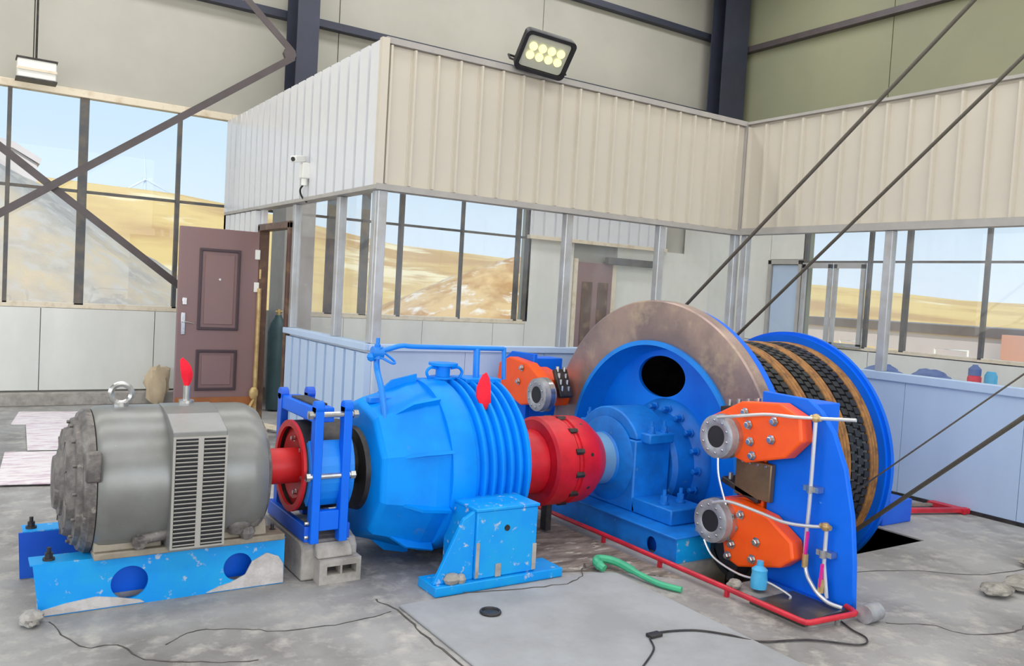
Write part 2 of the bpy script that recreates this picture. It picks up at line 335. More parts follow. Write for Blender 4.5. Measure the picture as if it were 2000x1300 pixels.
# walls of the hall
def wallbox(name, boxes, material, label, kind='structure'):
    b = MB()
    for q in boxes: b.box(*q)
    o = b.build(name, material, None, kind=kind, label=label, smooth=0); OFF[o.name] = o.location.copy(); return o
def sub(name, boxes, material, parent, bevel=0, label=None):
    b = MB()
    for q in boxes: b.box(*q)
    return b.build(name, material, parent, smooth=0, bevel=bevel, label=label)
WS, WT = 1.10, 3.36
# back wall : core, panels, windows
wb = wallbox('wall_back', [(XL, XR+.2, YB+.06, YB+.2, -0.1, WS-.02), (XL, XR+.2, YB+.06, YB+.2, WT+.02, ZT), (7.0, XR+.2, YB+.06, YB+.2, WS-.03, WT+.03)], M_WALLUP, 'pale sandwich-panel back wall with long windows')
xs = [XL, -3.9, -2.75, -1.6, -0.45, 0.70, 1.85, 3.0, 4.15, 5.3, 6.45, 7.0]
for i in range(len(xs)-1): sub('panel', [(xs[i]+.004, xs[i+1]-.004, YB, YB+.06, 0.16, WS-.04)], M_LOWW, wb)
xs = [XL, -3.2, -1.35, 0.56, 3.9, 7.02, 10.95]
for i in range(len(xs)-1):
    sub('panel', [(xs[i]+.006, xs[i+1]-.006, YB, YB+.06, WT+.03, 4.68)], M_WALLUP, wb)
    sub('panel', [(xs[i]+.006, xs[i+1]-.006, YB, YB+.06, 4.69, 5.98)], M_WALLUP, wb)
    sub('panel', [(xs[i]+.006, xs[i+1]-.006, YB, YB+.06, 5.99, ZT)], M_WALLUP, wb)
sub('kerb', [(XL, XA-.02, YB-.10, YB+.02, 0, 0.14)], M_MORTAR, wb, 0.01)
# inner booth frontage at the far corner (fascia + door) standing against the back wall
xs = [7.0, 7.85, 8.72, 9.6, 10.3, 10.95]
for i in (0, 2, 3, 4): sub('panel', [(xs[i]+.004, xs[i+1]-.004, YB, YB+.06, 0.0, 2.34)], M_LOWW, wb)
sub('girt', [(XL, XR, YB-.12, YB-.002, 4.66, 4.75)], M_STEEL, wb)
sub('girt', [(XL, XR, YB-.12, YB-.002, 5.93, 6.02)], M_STEEL, wb)
# right wall
wr = wallbox('wall_right', [(XR+.06, XR+.2, YF, YB+.06, -0.1, 0.98), (XR+.06, XR+.2, YF, YB+.06, WT+.02, ZT), (XR+.06, XR+.2, 8.44, YB+.06, 0.97, WT+.03)], M_WALLRT, 'olive beige sandwich-panel wall on the right with windows')
ys = [YF, -4.5, -1.5, 1.5, 4.3, 7.24, YB]
for i in range(len(ys)-1):
    sub('panel', [(XR, XR+.06, ys[i]+.006, ys[i+1]-.006, WT+.03, 5.78)], M_WALLRT, wr)
    sub('panel', [(XR, XR+.06, ys[i]+.006, ys[i+1]-.006, 5.79, ZT)], M_WALLRT, wr)
    sub('panel', [(XR, XR+.06, ys[i]+.006, ys[i+1]-.006, 0.0, 0.97)], M_LOWW, wr)
sub('panel', [(XR, XR+.06, 9.12, YB-.006, 0.98, WT+.02)], M_LOWW, wr)
sub('panel', [(XR, XR+.06, 8.46, 9.11, 2.30, WT+.02)], M_LOWW, wr)
sub('girt', [(XR-.12, XR-.002, YF, YB-.12, 5.74, 5.83)], M_BRACE, wr)
# front, left walls and roof (behind / beside the camera)
wf = wallbox('wall_front', [(XL, -4.2, YF-.15, YF, 0, ZT), (7.2, XR+.2, YF-.15, YF, 0, ZT), (-4.2, 7.2, YF-.15, YF, 5.1, ZT)], M_WALLUP, 'panel wall behind the viewer with wide opening added to let daylight in')  # unseen opening left in this wall to admit light
wl = wallbox('wall_left', [(XL-.15, XL, YF, YB, 0, WS), (XL-.15, XL, YF, YB, WT, ZT)], M_WALLUP, 'panel wall left of the viewer with window band')
sub('window_mullion', [(XL-.1, XL-.04, y-.03, y+.03, WS, WT) for y in (-6, -4, -2, 0, 2, 4, 6, 8)], M_DKFR, wl)
roof = wallbox('ceiling', [(XL-.2, XR+.3, YF-.2, YB+.3, ZT, ZT+.12)], M_WALLUP, 'sheet roof of the hall')

# windows
def window(name, label, axis, fixed, mulls, z0, z1, rail, thick=None, rails=True, material=M_DKFR):
    lo, hi = mulls[0][0], mulls[-1][0]
    def bx(u0, u1, d0, d1, a, b):
        return (u0, u1, fixed+d0, fixed+d1, a, b) if axis == 'x' else (fixed+d0, fixed+d1, u0, u1, a, b)
    base = ((lo+hi)/2, fixed, z0) if axis == 'x' else (fixed, (lo+hi)/2, z0)
    t = thing(name, base, label, None, kind='structure')
    sub('window_frame', [bx(lo, hi, 0, .08, z0-.05, z0+.02), bx(lo, hi, -.03, .08, z1-.01, z1+.07)], M_TRIM, t, 0.006)
    for u, w in mulls: sub('mullion', [bx(u-w/2, u+w/2, 0.0, .06, z0, z1)], material, t)
    for i in range(len(mulls)-1):
        a, wa = mulls[i]; b, wb_ = mulls[i+1]
        sub('transom', [bx(a+wa/2, b-wb_/2, 0.012, .045, rail-.016, rail+.016)], material, t)
        for (p, q) in ((z0+.01, rail-.01), (rail+.01, z1)):
            sub('pane', [bx(a, b, .026, .031, p, q)], M_GLASS, t)
    return t
window('window_1', 'long window band in the back wall left of the brown door', 'x', YB, [(-4.95,.06),(-3.7,.03),(-2.75,.03),(-1.8,.03),(-.85,.03),(.36,.04),(1.06,.09),(2.05,.045),(2.62,.05)], WS, WT, 2.34)
window('window_2', 'back wall window band seen through the partition glass', 'x', YB, [(2.62,.05),(3.3,.03),(3.94,.12),(4.4,.10),(4.92,.06),(5.87,.035),(6.82,.06),(7.0,.08)], WS, WT, 2.34)
window('window_3', 'right wall window band facing the yellow hills', 'y', XR, [(-6.9,.06),(-5.4,.04),(-4,.04),(-2.6,.04),(-1.2,.04),(.2,.04),(1.4,.04),(2.5,.04),(3.6,.04),(4.6,.04),(5.66,.05),(6.74,.07),(7.33,.05),(8.44,.07)], 1.0, WT, 2.26)
# pale door beside the right windows, sliding sash frames, brown inner door
d3 = thing('door_3', (XR, 8.78, 0), 'pale glazed door at the far right corner behind the glass', None, kind='structure')
sub('door_frame', [(XR-.05, XR+.05, 8.46, 8.52, 0, 2.28), (XR-.05, XR+.05, 9.05, 9.11, 0, 2.28), (XR-.05, XR+.05, 8.46, 9.11, 2.22, 2.29)], M_GREYT, d3)
sub('door_leaf', [(XR-.01, XR+.03, 8.53, 9.04, 0.02, 2.21)], M_LOW, d3, 0.004)
sl = thing('window_4', (XR-.06, 7.9, 1.0), 'grey sliding sash frames in front of the right wall window', None, kind='structure')
for y0_ in (7.36, 7.92):
    sub('sash_frame', [(XR-.05, XR-.005, y0_, y0_+.06, 1.02, 2.22), (XR-.05, XR-.005, y0_+.46, y0_+.52, 1.02, 2.22), (XR-.05, XR-.005, y0_, y0_+.52, 2.16, 2.24), (XR-.05, XR-.005, y0_, y0_+.52, 1.0, 1.05)], M_ALU, sl)
d2 = thing('door_2', (8.28, YB, 0), 'brown inner door with white jambs seen through the partition glass', None, kind='structure')
sub('door_leaf', [(7.92, 8.62, YB-.02, YB+.04, 0.02, 2.05)], M_DOOR, d2)
for a in (8.02, 8.34): sub('door_panel', [(a, a+.2, YB-.035, YB-.018, 0.5, 1.75)], M_DOORF, d2, 0.006)
sub('jamb', [(7.86, 7.92, YB-.03, YB+.05, 0, 2.1)], M_TRIM, d2); sub('jamb', [(8.62, 8.70, YB-.03, YB+.05, 0, 2.1)], M_TRIM, d2)
sub('transom_pane', [(7.86, 8.70, YB+.01, YB+.02, 2.10, 2.34)], M_GLASS, d2)
sub('lintel_closer', [(8.45, 9.50, YB-.11, YB-.02, 2.05, 2.16)], M_DKFR, d2, 0.01)

# ------------------------------------------------------------------ corrugated panels of the control-room partition
def corrugated(h, material, w=0.2, rib=0.022, proud=0.022):
    poly = [(0, 0), (0, -.012), (.01, -.012), (.016, -.012-proud), (.016+rib, -.012-proud), (.024+rib, -.012), (w-.001, -.012), (w-.001, 0)]
    return MB().prism('z', poly, 0, h).mesh('panel', material, smooth=0)
def grooved(h, material, w=.209, g=.034, d=.045):
    poly = [(0, 0), (0, -.010), (g, -.010), (g+.006, -.010-d), (w-.007, -.010-d), (w-.001, -.010), (w-.001, 0)]
    return MB().prism('z', poly, 0, h).mesh('panel', material, smooth=0)
hF = Z3-Z2-.01
PF = corrugated(hF-.07, M_FASCIA, .2, .016, .036); PFB = grooved(hF-.02, M_FASCB); PLB = grooved(Z0-.05, M_LOW)
cf = wallbox('wall_partition_front', [(XA+.02, XC, YA+.002, YA+.05, Z2, Z3), (XA+.02, XC, YA+.002, YA+.05, 0.02, Z0)], M_FASCIA, 'cream corrugated fascia and sky-tinted white base of the glazed partition behind the drum')
n = 20; w = (XC-XA)/n
for i in range(n): inst('panel', PF, cf, (XA+i*w, YA, Z2+.035), scale=(w/.2, 1, 1))
sub('fascia_trim', [(XA-.054, XC, YA-.054, YA+.06, Z2-.016, Z2+.03)], M_GREYT, cf); sub('fascia_trim', [(XA-.02, XC, YA-.045, YA+.06, Z3-.035, Z3+.012)], M_GREYT, cf)
sub('corner_trim', [(XC-.05, XC+.01, YA-.05, YA+.0, Z2+.03, Z3-.03)], M_GREYT, cf)
for i in range(5): sub('lower_panel', [(XA+.02+i*.79, XA+.02+(i+1)*.79-.004, YA-.03, YA, 0.03, Z0)], M_LOW, cf)
sub('sill_rail', [(XA-.03, XC, YA-.05, YA+.05, Z0+.002, Z1)], M_LOW, cf, 0.006)
cb = wallbox('wall_partition_side', [(XA+.002, XA+.05, YA, YB, Z2, Z3), (XA+.002, XA+.05, YA, 7.86, 0.02, Z0), (XA+.002, XA+.05, 8.86, YB, 0.02, Z2)], M_FASCB, 'white corrugated fascia and base of the partition beside the brown door')
n = 21; w = (YB-YA)/n
for i in range(n): inst('panel', PFB, cb, (XA, YB-i*w, Z2+.02), rot=(0,0,-PI/2), scale=(w/.209, 1, 1))
n = 9; w = (7.82-YA)/n
for i in range(n): inst('lower_panel', PLB, cb, (XA, 7.82-i*w, 0.03), rot=(0,0,-PI/2), scale=(w/.209, 1, 1))
PLF = grooved(Z2-.05, M_FASCB)
for i in range(6): inst('panel', PLF, cb, (XA, YB-.1-i*.209, 0.03), rot=(0,0,-PI/2))
sub('fascia_trim', [(XA-.062, XA+.06, YA-.05, YB-.08, Z2-.012, Z2+.02)], M_GREYT, cb)
sub('corner_trim', [(XA-.06, XA+.0, YA-.05, YA-.0, Z2+.02, Z3)], M_FASCIA, cb)
sub('sill_rail', [(XA-.065, XA+.05, YA, 7.86, Z0+.002, Z1)], M_LOW, cb, 0.006)
YC0 = -2.0
cc = wallbox('wall_partition_right', [(XC+.002, XC+.05, YC0, YA, Z2, Z3), (XC+.002, XC+.05, YC0, YA, 0.02, Z0)], M_FASCIA, 'cream corrugated fascia and sky-tinted white base of the partition on the right')
n = 36; w = .2155
for i in range(n): inst('panel', PF, cc, (XC, YA-.04-i*w, Z2+.035), rot=(0,0,-PI/2), scale=(w/.2, 1, 1))
sub('fascia_trim', [(XC-.05, XC+.06, YC0, YA-.05, Z2-.015, Z2+.05)], M_GREYT, cc)
sub('top_flashing', [(XC-.05, XC+.34, YC0, YA+.05, Z3-.02, Z3+.006)], M_GREYT, cc)
for i in range(8): sub('lower_panel', [(XC-.03, XC, YA-.03-(i+1)*.95+.004, YA-.03-i*.95, 0.03, Z0-.05)], M_LOW, cc)
sub('sill_rail', [(XC-.05, XC+.05, YC0, YA-.03, Z0-.05, Z0+.02)], M_LOW, cc, 0.006)
sub('base_angle', [(XC-.04, XC, YC0, YA-.03, 0.0, 0.028)], M_DARK, cc)
# posts and panes
def glazed(name, label, axis, fixed, posts, z0, z1, pw=.075, skip=()):
    lo, hi = min(posts), max(posts)
    t = thing(name, ((lo+hi)/2, fixed, z0) if axis == 'x' else (fixed, (lo+hi)/2, z0), label, None, kind='structure')
    for u in posts:
        q = (u-pw/2, u+pw/2, fixed-.02, fixed+.05, z0, z1) if axis == 'x' else (fixed-.02, fixed+.05, u-pw/2, u+pw/2, z0, z1)
        sub('post', [q], M_ALU, t, 0.006)
    for i in range(len(posts)-1):
        a, b = posts[i]+pw/2, posts[i+1]-pw/2
        q = (a, b, fixed+.012, fixed+.018, z0, z1) if axis == 'x' else (fixed+.012, fixed+.018, a, b, z0, z1)
        sub('pane', [q], M_GLASSP, t)
    return t
glazed('window_5', 'glazing of the partition directly behind the drum and gearbox', 'x', YA, [XA+.02, 4.42, 5.52, 6.55], Z1, Z2-.016)
glazed('window_6', 'glazing of the side partition between the brown door and the corner post', 'y', XA, [YA+.06, 6.70, 7.82], Z1, Z2-.014)
glazed('window_7', 'glazing of the right-hand partition above the sky-tinted white base', 'y', XC, [-1.9, .4, 2.35, 4.24, YA-.08], Z0+.02, Z2-.016)

PBF = grooved(.55, M_FASCB, .209, .03, .03)
for i in range(13): inst('booth_panel', PBF, wb, (6.98+i*.209, YB-.03, 2.38))
sub('booth_trim', [(6.96, 9.72, YB-.08, YB-.0, 2.33, 2.385)], M_TRIM, wb)
# steel columns and braces
def hcol(x, y, z0, z1, wx, wy, label):
    t = MB(); a, b = wx/2, wy/2; tt = .016
    poly = [(-a,-b),(a,-b),(a,-b+tt),(tt/2,-b+tt),(tt/2,b-tt),(a,b-tt),(a,b),(-a,b),(-a,b-tt),(-tt/2,b-tt),(-tt/2,-b+tt),(-a,-b+tt)]
    t.prism('z', [(x+u, y+v) for u, v in poly], z0, z1)
    o = thing('steel_column', (x, y, z0), label, 'column', 'steel columns of the hall')
    t.build('h_section', M_STEEL, o, smooth=0)
    MB().box(x-a-.04, x+a+.04, y-b-.04, y+b+.04, z0, z0+.03).build('base_plate', M_STEEL, o)
    return o
hcol(3.3, 9.9, 3.2, ZT, .26, .40, 'dark steel column rising behind the white side fascia')
hcol(10.5, 9.9, WT, ZT, .56, .30, 'dark steel column in the far corner above the drum')
sub('panel_cladding', [(10.18, XR-.002, 9.70, YB-.002, 0.0, WT)], M_LOWW, wr)
sub('column_cladding', [(3.12, 3.48, 9.66, YB-.14, 0.0, 3.2)], M_GREYT, wb)
b1 = thing('cross_brace', (1.6, 9.72, 1.35), 'crossed brown steel braces in front of the left window', 'brace')
for p0, p1 in (((3.12, 9.64, 4.07), (-1.6, 9.64, 0.62)), ((1.98, 9.68, 1.37), (-0.8, 9.68, 3.44)), ((3.12, 9.72, 4.16), (0.9, 9.72, 6.1))):
    MB().obox(p0, p1, .012, .075).obox(Vector(p0)+Vector((0,.02,0)), Vector(p1)+Vector((0,.02,0)), .05, .012).build('angle_bar', M_BRACE, b1, smooth=0)
MB().cyl((3.10, 9.70, 4.12), (3.10, 9.76, 4.12), .075, 8).build('gusset_plate', M_BRACE, b1)
# foot of the short brace runs on to the floor behind the door
MB().obox((1.98, 9.68, 1.37), (2.54, 9.68, .953), .012, .075).build('angle_bar', M_BRACE, b1, smooth=0)

# ------------------------------------------------------------------ open brown door (door_1)
d1 = thing('door_1', (2.2, 8.82, 0), 'open brown security door with two moulded panels and lever handle', None, kind='structure')
DX0, DX1, DY = 1.79, 2.585, 8.80
leaf = MB().box(DX0, DX1, DY, DY+.06, 0.015, 1.985).build('door_leaf', M_DOOR, d1, smooth=0, bevel=0.006)
def moulding(x0, x1, z0, z1):
    q = MB(); t = .03
    q.prism('y', [(x0,z0),(x1,z0),(x1,z1),(x0,z1)], DY-.016, DY-.001, [[(x0+t,z0+t),(x0+t,z1-t),(x1-t,z1-t),(x1-t,z0+t)]])
    return q.build('moulding', M_DOORD, d1, smooth=0, bevel=0.006)
moulding(DX0+.19, DX0+.60, .95, 1.78); moulding(DX0+.19, DX0+.60, .33, .75)
MB().box(DX0+.25, DX0+.54, DY-.010, DY-.001, 1.01, 1.72).build('raised_panel', M_DOOR, d1, bevel=0.004)
MB().box(DX0+.25, DX0+.54, DY-.010, DY-.001, .39, .69).build('raised_panel', M_DOOR, d1, bevel=0.004)
MB().box(DX0+.005, DX1-.005, DY-.006, DY-.0005, 0.02, 0.26).build('lower_band', M_DOORLOW, d1)  # orange-brown band across the foot of the leaf
MB().cyl((DX0+.395, DY-.02, 1.47), (DX0+.395, DY-.001, 1.47), .012, 12).build('peephole', M_CHROME, d1)
hd = MB().box(DX0+.035, DX0+.075, DY-.012, DY-.001, .90, 1.12).build('handle_plate', M_CHROME, d1, bevel=0.004)
MB().cyl((DX0+.055, DY-.05, 1.03), (DX0+.055, DY-.01, 1.03), .009, 8).tube([(DX0+.055, DY-.05, 1.03), (DX0+.10, DY-.052, 1.025), (DX0+.15, DY-.05, 1.015)], .008, 8).build('lever', M_CHROME, hd)
MB().box(DX0+.04, DX0+.085, DY-.012, DY-.001, 1.20, 1.27).build('lock_plate', M_CHROME, d1, bevel=0.004)
for z in (1.36, 1.70): MB().box(DX1-.05, DX1+.0, DY-.016, DY-.001, z, z+.10).build('hinge_plate', M_WHITE, d1, bevel=0.003)
for z in (.3, .95, 1.5): MB().cyl((DX1+.012, DY+.0, z), (DX1+.012, DY+.0, z+.10), .012, 8).build('hinge', M_BRASS, d1)
fr = MB().box(XA-.05, XA+.06, 8.80, 8.86, 0, 2.06).box(XA-.05, XA+.06, 7.84, 7.90, 0, 2.06).box(XA-.05, XA+.06, 7.84, 8.86, 2.0, 2.07)
fr.build('door_frame', M_DOORF, d1, smooth=0, bevel=0.006)
MB().tube([(XA-.03, 8.78, 0.02), (XA-.035, 8.775, .5), (XA-.03, 8.78, 1.1), (XA-.03, 8.78, 1.4)], .022, 8).build('torn_film', M_BRASS, d1, label='golden torn protective film on the door edge')
MB().sphere((XA-.05, 8.76, .30), .05, 10, (1, .6, 1.4)).tube([(XA-.1, 8.72, .16), (XA-.05, 8.76, .24), (XA-.02, 8.76, .02)], .016, 6).build('torn_film', M_BRASS, d1)
# dark thermos-like gas cylinder inside the doorway
gc = thing('gas_cylinder', (3.02, 9.45, 0), 'dark teal gas cylinder standing inside the doorway', 'cylinder')
M_TEAL = mat('teal_cylinder_paint', (70, 96, 100), 0.4, 0.2, col2=(52, 70, 76), scale=4)
cy_ = MB(); prof = [(0.02,.10),(0.9,.11),(1.0,.09),(1.07,.045),(1.1,.035)]
vs = []
cy_.tube([(3.02, 9.45, z) for z, r in prof], [r for z, r in prof], 20); cy_.build('cylinder_body', M_TEAL, gc)
MB().cyl((3.02, 9.45, 1.10), (3.02, 9.45, 1.17), .02, 10).cyl((2.98, 9.45, 1.14), (3.06, 9.45, 1.14), .012, 8).build('valve', M_BRASS, gc)

# ------------------------------------------------------------------ lamps and camera on the fascias
fl_t = thing('flood_light', (3.92, 5.80, 3.36), 'black framed eight-lens floodlight on top of the cream fascia', 'floodlight')
Rm = Matrix.Rotation(math.radians(-16), 3, 'Z') @ Matrix.Rotation(math.radians(40), 3, 'X') @ Matrix.Rotation(math.radians(8), 3, 'Y')
fc = Vector((3.92, 5.70, 3.46))
def fpt(x, y, z): return fc+Rm @ Vector((x, y, z))
def fbox(x0, x1, y0, y1, z0, z1, b):
    b.box(x0, x1, y0, y1, z0, z1); b.v[-8:] = [fpt(*v) for v in b.v[-8:]]; return b
def roundrect(hw, hh, r, n=5):
    o = []
    for cx, cy, a0 in ((hw-r, hh-r, 0), (-hw+r, hh-r, PI/2), (-hw+r, -hh+r, PI), (hw-r, -hh+r, 3*PI/2)):
        for i in range(n+1): o.append((cx+r*math.cos(a0+PI/2*i/n), cy+r*math.sin(a0+PI/2*i/n)))
    return o
def fprism(poly, y0, y1, holes=()):
    b = MB(); b.prism('y', poly, y0, y1, holes); b.v = [fpt(*v) for v in b.v]; return b
fprism(roundrect(.22, .165, .04), .0, .05).build('housing', M_DARK, fl_t)
fprism(roundrect(.225, .17, .045), -.03, .0, [list(reversed(roundrect(.195, .14, .03)))]).build('bezel', M_BLACK, fl_t)
fprism(roundrect(.19, .135, .03), -.008, -.002).build('reflector', M_REFL, fl_t)
for i in range(4):
    for j in range(2):
        c0 = (-.125+.083*i, 0.045-.075*j)
        fprism(circle(c0[0], c0[1], .034, 16), -.024, -.009).build('led_lens', M_LED, fl_t)
MB().tube([fpt(-.23, .02, -.12), fpt(-.26, .03, -.12), fpt(-.26, .09, -.12), fpt(.0, .10, -.13), fpt(.25, .09, -.12), fpt(.25, .02, -.12), fpt(.22, .02, -.12)], .010, 6).build('bracket', M_DARK, fl_t)
MB().tube([(3.98, 5.83, 3.5), (4.02, 5.9, 3.56), (4.0, YA, 3.34)], .008, 6).build('power_lead', M_BLACK, fl_t)
cm = thing('security_camera', (2.60, 7.38, 2.32), 'small white security camera on the white corrugated fascia', 'camera')
MB().box(2.50, 2.585, 7.33, 7.43, 2.42, 2.56).build('junction_box', M_WHITE, cm, bevel=0.01)
MB().obox((2.53, 7.40, 2.60), (2.40, 7.30, 2.57), .06, .06).build('camera_body', M_WHITE, cm, bevel=0.01)
MB().cyl((2.41, 7.308, 2.572), (2.395, 7.296, 2.569), .02, 12).build('lens', M_BLACK, cm)
MB().cyl((2.54, 7.38, 2.36), (2.54, 7.38, 2.43), .03, 10).build('microphone', M_WHITE, cm)
MB().tube(smoothpath([(2.54, 7.38, 2.38), (2.53, 7.46, 2.33), (2.55, 7.47, 2.27), (2.59, 7.44, 2.22)]), .009, 6).build('lead', M_BLACK, cm)
el = thing('pendant_lamp', (.57, 10.0, 3.38), 'white box lamp hanging above the left window', 'lamp')
MB().box(.40, .75, 9.93, 10.12, 3.40, 3.59).build('housing', M_WHITE, el, bevel=0.012)
for z in (3.59, 3.385): MB().box(.39, .76, 9.92, 10.13, z, z+.015).build('edge_band', M_DARK, el)
MB().box(.395, .755, 9.918, 9.928, 3.475, 3.50).build('front_slot', M_TRIM, el)
MB().cyl((.57, 10.02, 3.60), (.57, 10.02, 7.19), .012, 6).build('hanging_rod', M_DARK, el)

# ------------------------------------------------------------------ electric motor and its base
AY = 4.22
mz = .535
mt = thing('electric_motor', (.92, AY, .23), 'grey cylindrical electric motor with louvred side duct', 'motor')
MB().lathe(AY, mz, [(.495,.30),(.50,.325),(.52,.337),(.56,.34),(1.16,.34),(1.195,.335),(1.24,.31),(1.255,.27)], 64).build('body', M_MOTOR, mt)
ec = MB().lathe(AY, mz, [(.385,.17),(.39,.235),(.42,.25),(.425,.285),(.445,.29),(.45,.31),(.465,.32),(.47,.328),(.495,.328),(.496,.2)], 56).build('end_cover', M_MOTORD, mt)
bc = MB().lathe(AY, mz, [(.35,.05),(.355,.115),(.37,.125),(.375,.15),(.387,.155),(.387,.02)], 40).build('bearing_cap', M_MOTORD, mt)
for i in range(14):
    q = 2*PI*i/14; inst('bolt', BOLT_XD, ec, (.43, AY+.268*math.cos(q), mz+.268*math.sin(q)), scale=(1, .7, .7))
for i in range(10):
    q = 2*PI*i/10+.2
    MB().obox((.41, AY+.16*math.cos(q), mz+.16*math.sin(q)), (.41, AY+.235*math.cos(q), mz+.235*math.sin(q)), .012, .05, (1,0,0)).build('cast_rib', M_MOTORD, ec)
MB().box(.45, .51, AY-.345, AY-.29, mz+.06, mz+.19).build('cover_lug', M_MOTORD, mt, bevel=0.008)
MB().lathe(AY, mz, [(1.245,.275),(1.265,.27),(1.27,.22),(1.285,.21),(1.29,.10)], 48).build('drive_end_cover', M_MOTORD, mt)
# duct on the near side
dx0, dx1, dyf = .790, 1.025, 3.865
dp = [(AY, mz+.348), (AY-.10, mz+.345), (AY-.20, mz+.325), (dyf, mz+.265), (dyf, .262), (AY-.06, .262)]
duct = MB().prism('x', dp, dx0, dx1).build('vent_duct', M_MOTOR, mt, smooth=0, bevel=0.004)
zf0, zf1 = .275, mz+.245
MB().prism('y', [(dx0,zf0),(dx1,zf0),(dx1,zf1),(dx0,zf1)], dyf-.012, dyf-.001, [[(dx0+.01,zf0+.008),(dx0+.01,zf1-.008),(dx1-.01,zf1-.008),(dx1-.01,zf0+.008)]]).build('louvre_frame', M_LOUV, duct, smooth=0)
MB().box(dx0+.011, dx1-.011, dyf-.006, dyf-.0008, zf0+.009, zf1-.009).build('dark_backing', M_BLACK, duct)
MB().box((dx0+dx1)/2-.012, (dx0+dx1)/2+.012, dyf-.0125, dyf-.006, zf0+.008, zf1-.008).build('centre_strip', M_LOUV, duct)
NL = 26; pit_ = (zf1-zf0-.02)/NL; lw = (dx1-dx0)/2-.024
LM = MB().add([(0,-.006,.0),(lw,-.006,.0),(lw,-.018,.006),(0,-.018,.006),(0,-.006,.006),(lw,-.006,.006),(lw,-.018,.0105),(0,-.018,.0105)], [(0,3,2,1),(4,5,6,7),(0,1,5,4),(1,2,6,5),(2,3,7,6),(3,0,4,7)]).mesh('louvre', M_LOUV, smooth=0)
for i in range(NL):
    for xx in (dx0+.011, (dx0+dx1)/2+.0125): inst('louvre', LM, duct, (xx, dyf, zf0+.012+i*pit_))
MB().box(.50, 1.345, 3.955, 4.12, .232, .262).box(.50, 1.345, 4.36, 4.53, .232, .262).build('foot_plate', M_MFOOT, mt, bevel=0.005)
for xa, xb in ((.50, .78), (1.03, 1.26)): MB().prism('x', [(3.975,.262),(4.0,.335),(4.10,.335),(4.10,.262)], xa, xb).build('foot_web', M_MFOOT, mt, bevel=0.006)
MB().cyl((.68, 3.93, .30), (.68, 4.02, .31), .032, 14).cyl((.67, 3.955, .31), (.80, 3.955, .325), .028, 12).build('conduit_gland', M_MOTORD, mt)
MB().sphere((1.12, 3.97, .33), .055, 10, (1.2,.7,1)).sphere((1.19, 3.98, .36), .05, 10, (1,.7,1.2)).sphere((1.16, 3.96, .29), .04, 8).build('grease_lump', M_MOTORD, mt)
ey = [( .625+.045*math.cos(2*PI*i/20), AY, mz+.395+.045*math.sin(2*PI*i/20)) for i in range(20)]
MB().tube(ey, .013, 8, closed=True).cyl((.625, AY, mz+.335), (.625, AY, mz+.355), .032, 12).build('lifting_eye', M_CHROME, mt)
MB().cyl((.915, AY, mz+.345), (.915, AY, mz+.36), .036, 12).cyl((.915, AY, mz+.36), (.915, AY, mz+.43), .016, 10).build('lifting_stud', M_CHROME, mt)
def cloth(name, pts, label, w=.035, th=.006):
    b = MB(); P = [Vector(p) for p in pts]; vs = []; fs = []
    for i, p in enumerate(P):
        ww = w*math.sin(PI*min(max((i+.6)/(len(P)), .12), .97)); a = .5*math.sin(i*1.3)
        for sgn, d in ((-1,-1),(0,-1.9),(1,-1),(1,1),(0,.2),(-1,1)):
            vs.append(p+Vector((sgn*ww, d*th+abs(sgn)*a*.015, sgn*.006)))
    for i in range(len(P)-1):
        for k in range(6): fs.append((i*6+k, i*6+(k+1) % 6, (i+1)*6+(k+1) % 6, (i+1)*6+k))
    fs += [(5,4,3,2,1,0), tuple((len(P)-1)*6+k for k in range(6))]
    b.add(vs, fs); return b.build(name, M_FLAG, None, label=label, cat='cloth')
cloth('cloth_flag', [(.915, AY, mz+.425), (.918, AY-.005, mz+.45), (.912, AY-.01, mz+.48), (.905, AY-.012, mz+.51), (.895, AY-.005, mz+.54), (.885, AY, mz+.56)], 'red cloth tied on the stud on top of the grey motor', w=.026)
mbs = thing('motor_base', (.8, AY, 0), 'chipped azure steel rail base under the grey motor', 'machine base')
def rail(y0, sgn):
    out = [(.30 if sgn > 0 else .255, 0.004), (1.36, 0.004), (1.36, .226), (.272 if sgn > 0 else .245, .226)]
    h1 = [(.655+.078*math.cos(-2*PI*i/32), .104+.075*math.sin(-2*PI*i/32)) for i in range(32)]
    h2 = [(1.135+.068*math.cos(-2*PI*i/32), .112+.066*math.sin(-2*PI*i/32)) for i in range(32)]
    MB().prism('y', out, y0, y0+.012, [h1, h2]).build('rail_web', M_CYAN if sgn > 0 else M_DBLUE, mbs, smooth=0)
    MB().box(.262, 1.362, y0, y0+.12, .2262, .232).box(.30, 1.36, y0, y0+.12, 0, .004).build('rail_flange', M_CYAN, mbs, smooth=0)
rail(4.0, 1); rail(4.53, -1)
MB().box(.30, .31, 4.02, 4.12, .01, .22).build('end_plate', M_GROUT, mbs)
MB().box(.50, 1.34, 4.095, 4.105, .031, .22).build('inner_plate', M_PED, mbs)
MB().box(.35, 1.34, 4.10, 4.5, 0, .03).build('grout_bed', M_MORTAR, mbs)
gp = [(.99, .006), (1.05, .03), (1.10, .04), (1.17, .07), (1.20, .13), (1.27, .165), (1.33, .14), (1.355, .10), (1.358, .006)]
MB().prism('y', gp, 3.993, 4.0).build('grout_splash', M_GROUT, mbs, smooth=0)
gp = [(.305, .006), (.31, .03), (.40, .048), (.52, .06), (.60, .045), (.70, .02), (.72, .006)]
MB().prism('y', gp, 3.994, 4.0).build('grout_splash', M_GROUT, mbs, smooth=0)
for (x, y) in ((.335, 4.05), (.30, 4.585), (1.31, 4.05)): inst('bolt', BOLT_ZD, mbs, (x, y, .232), scale=(1.1,1.1,1.0))

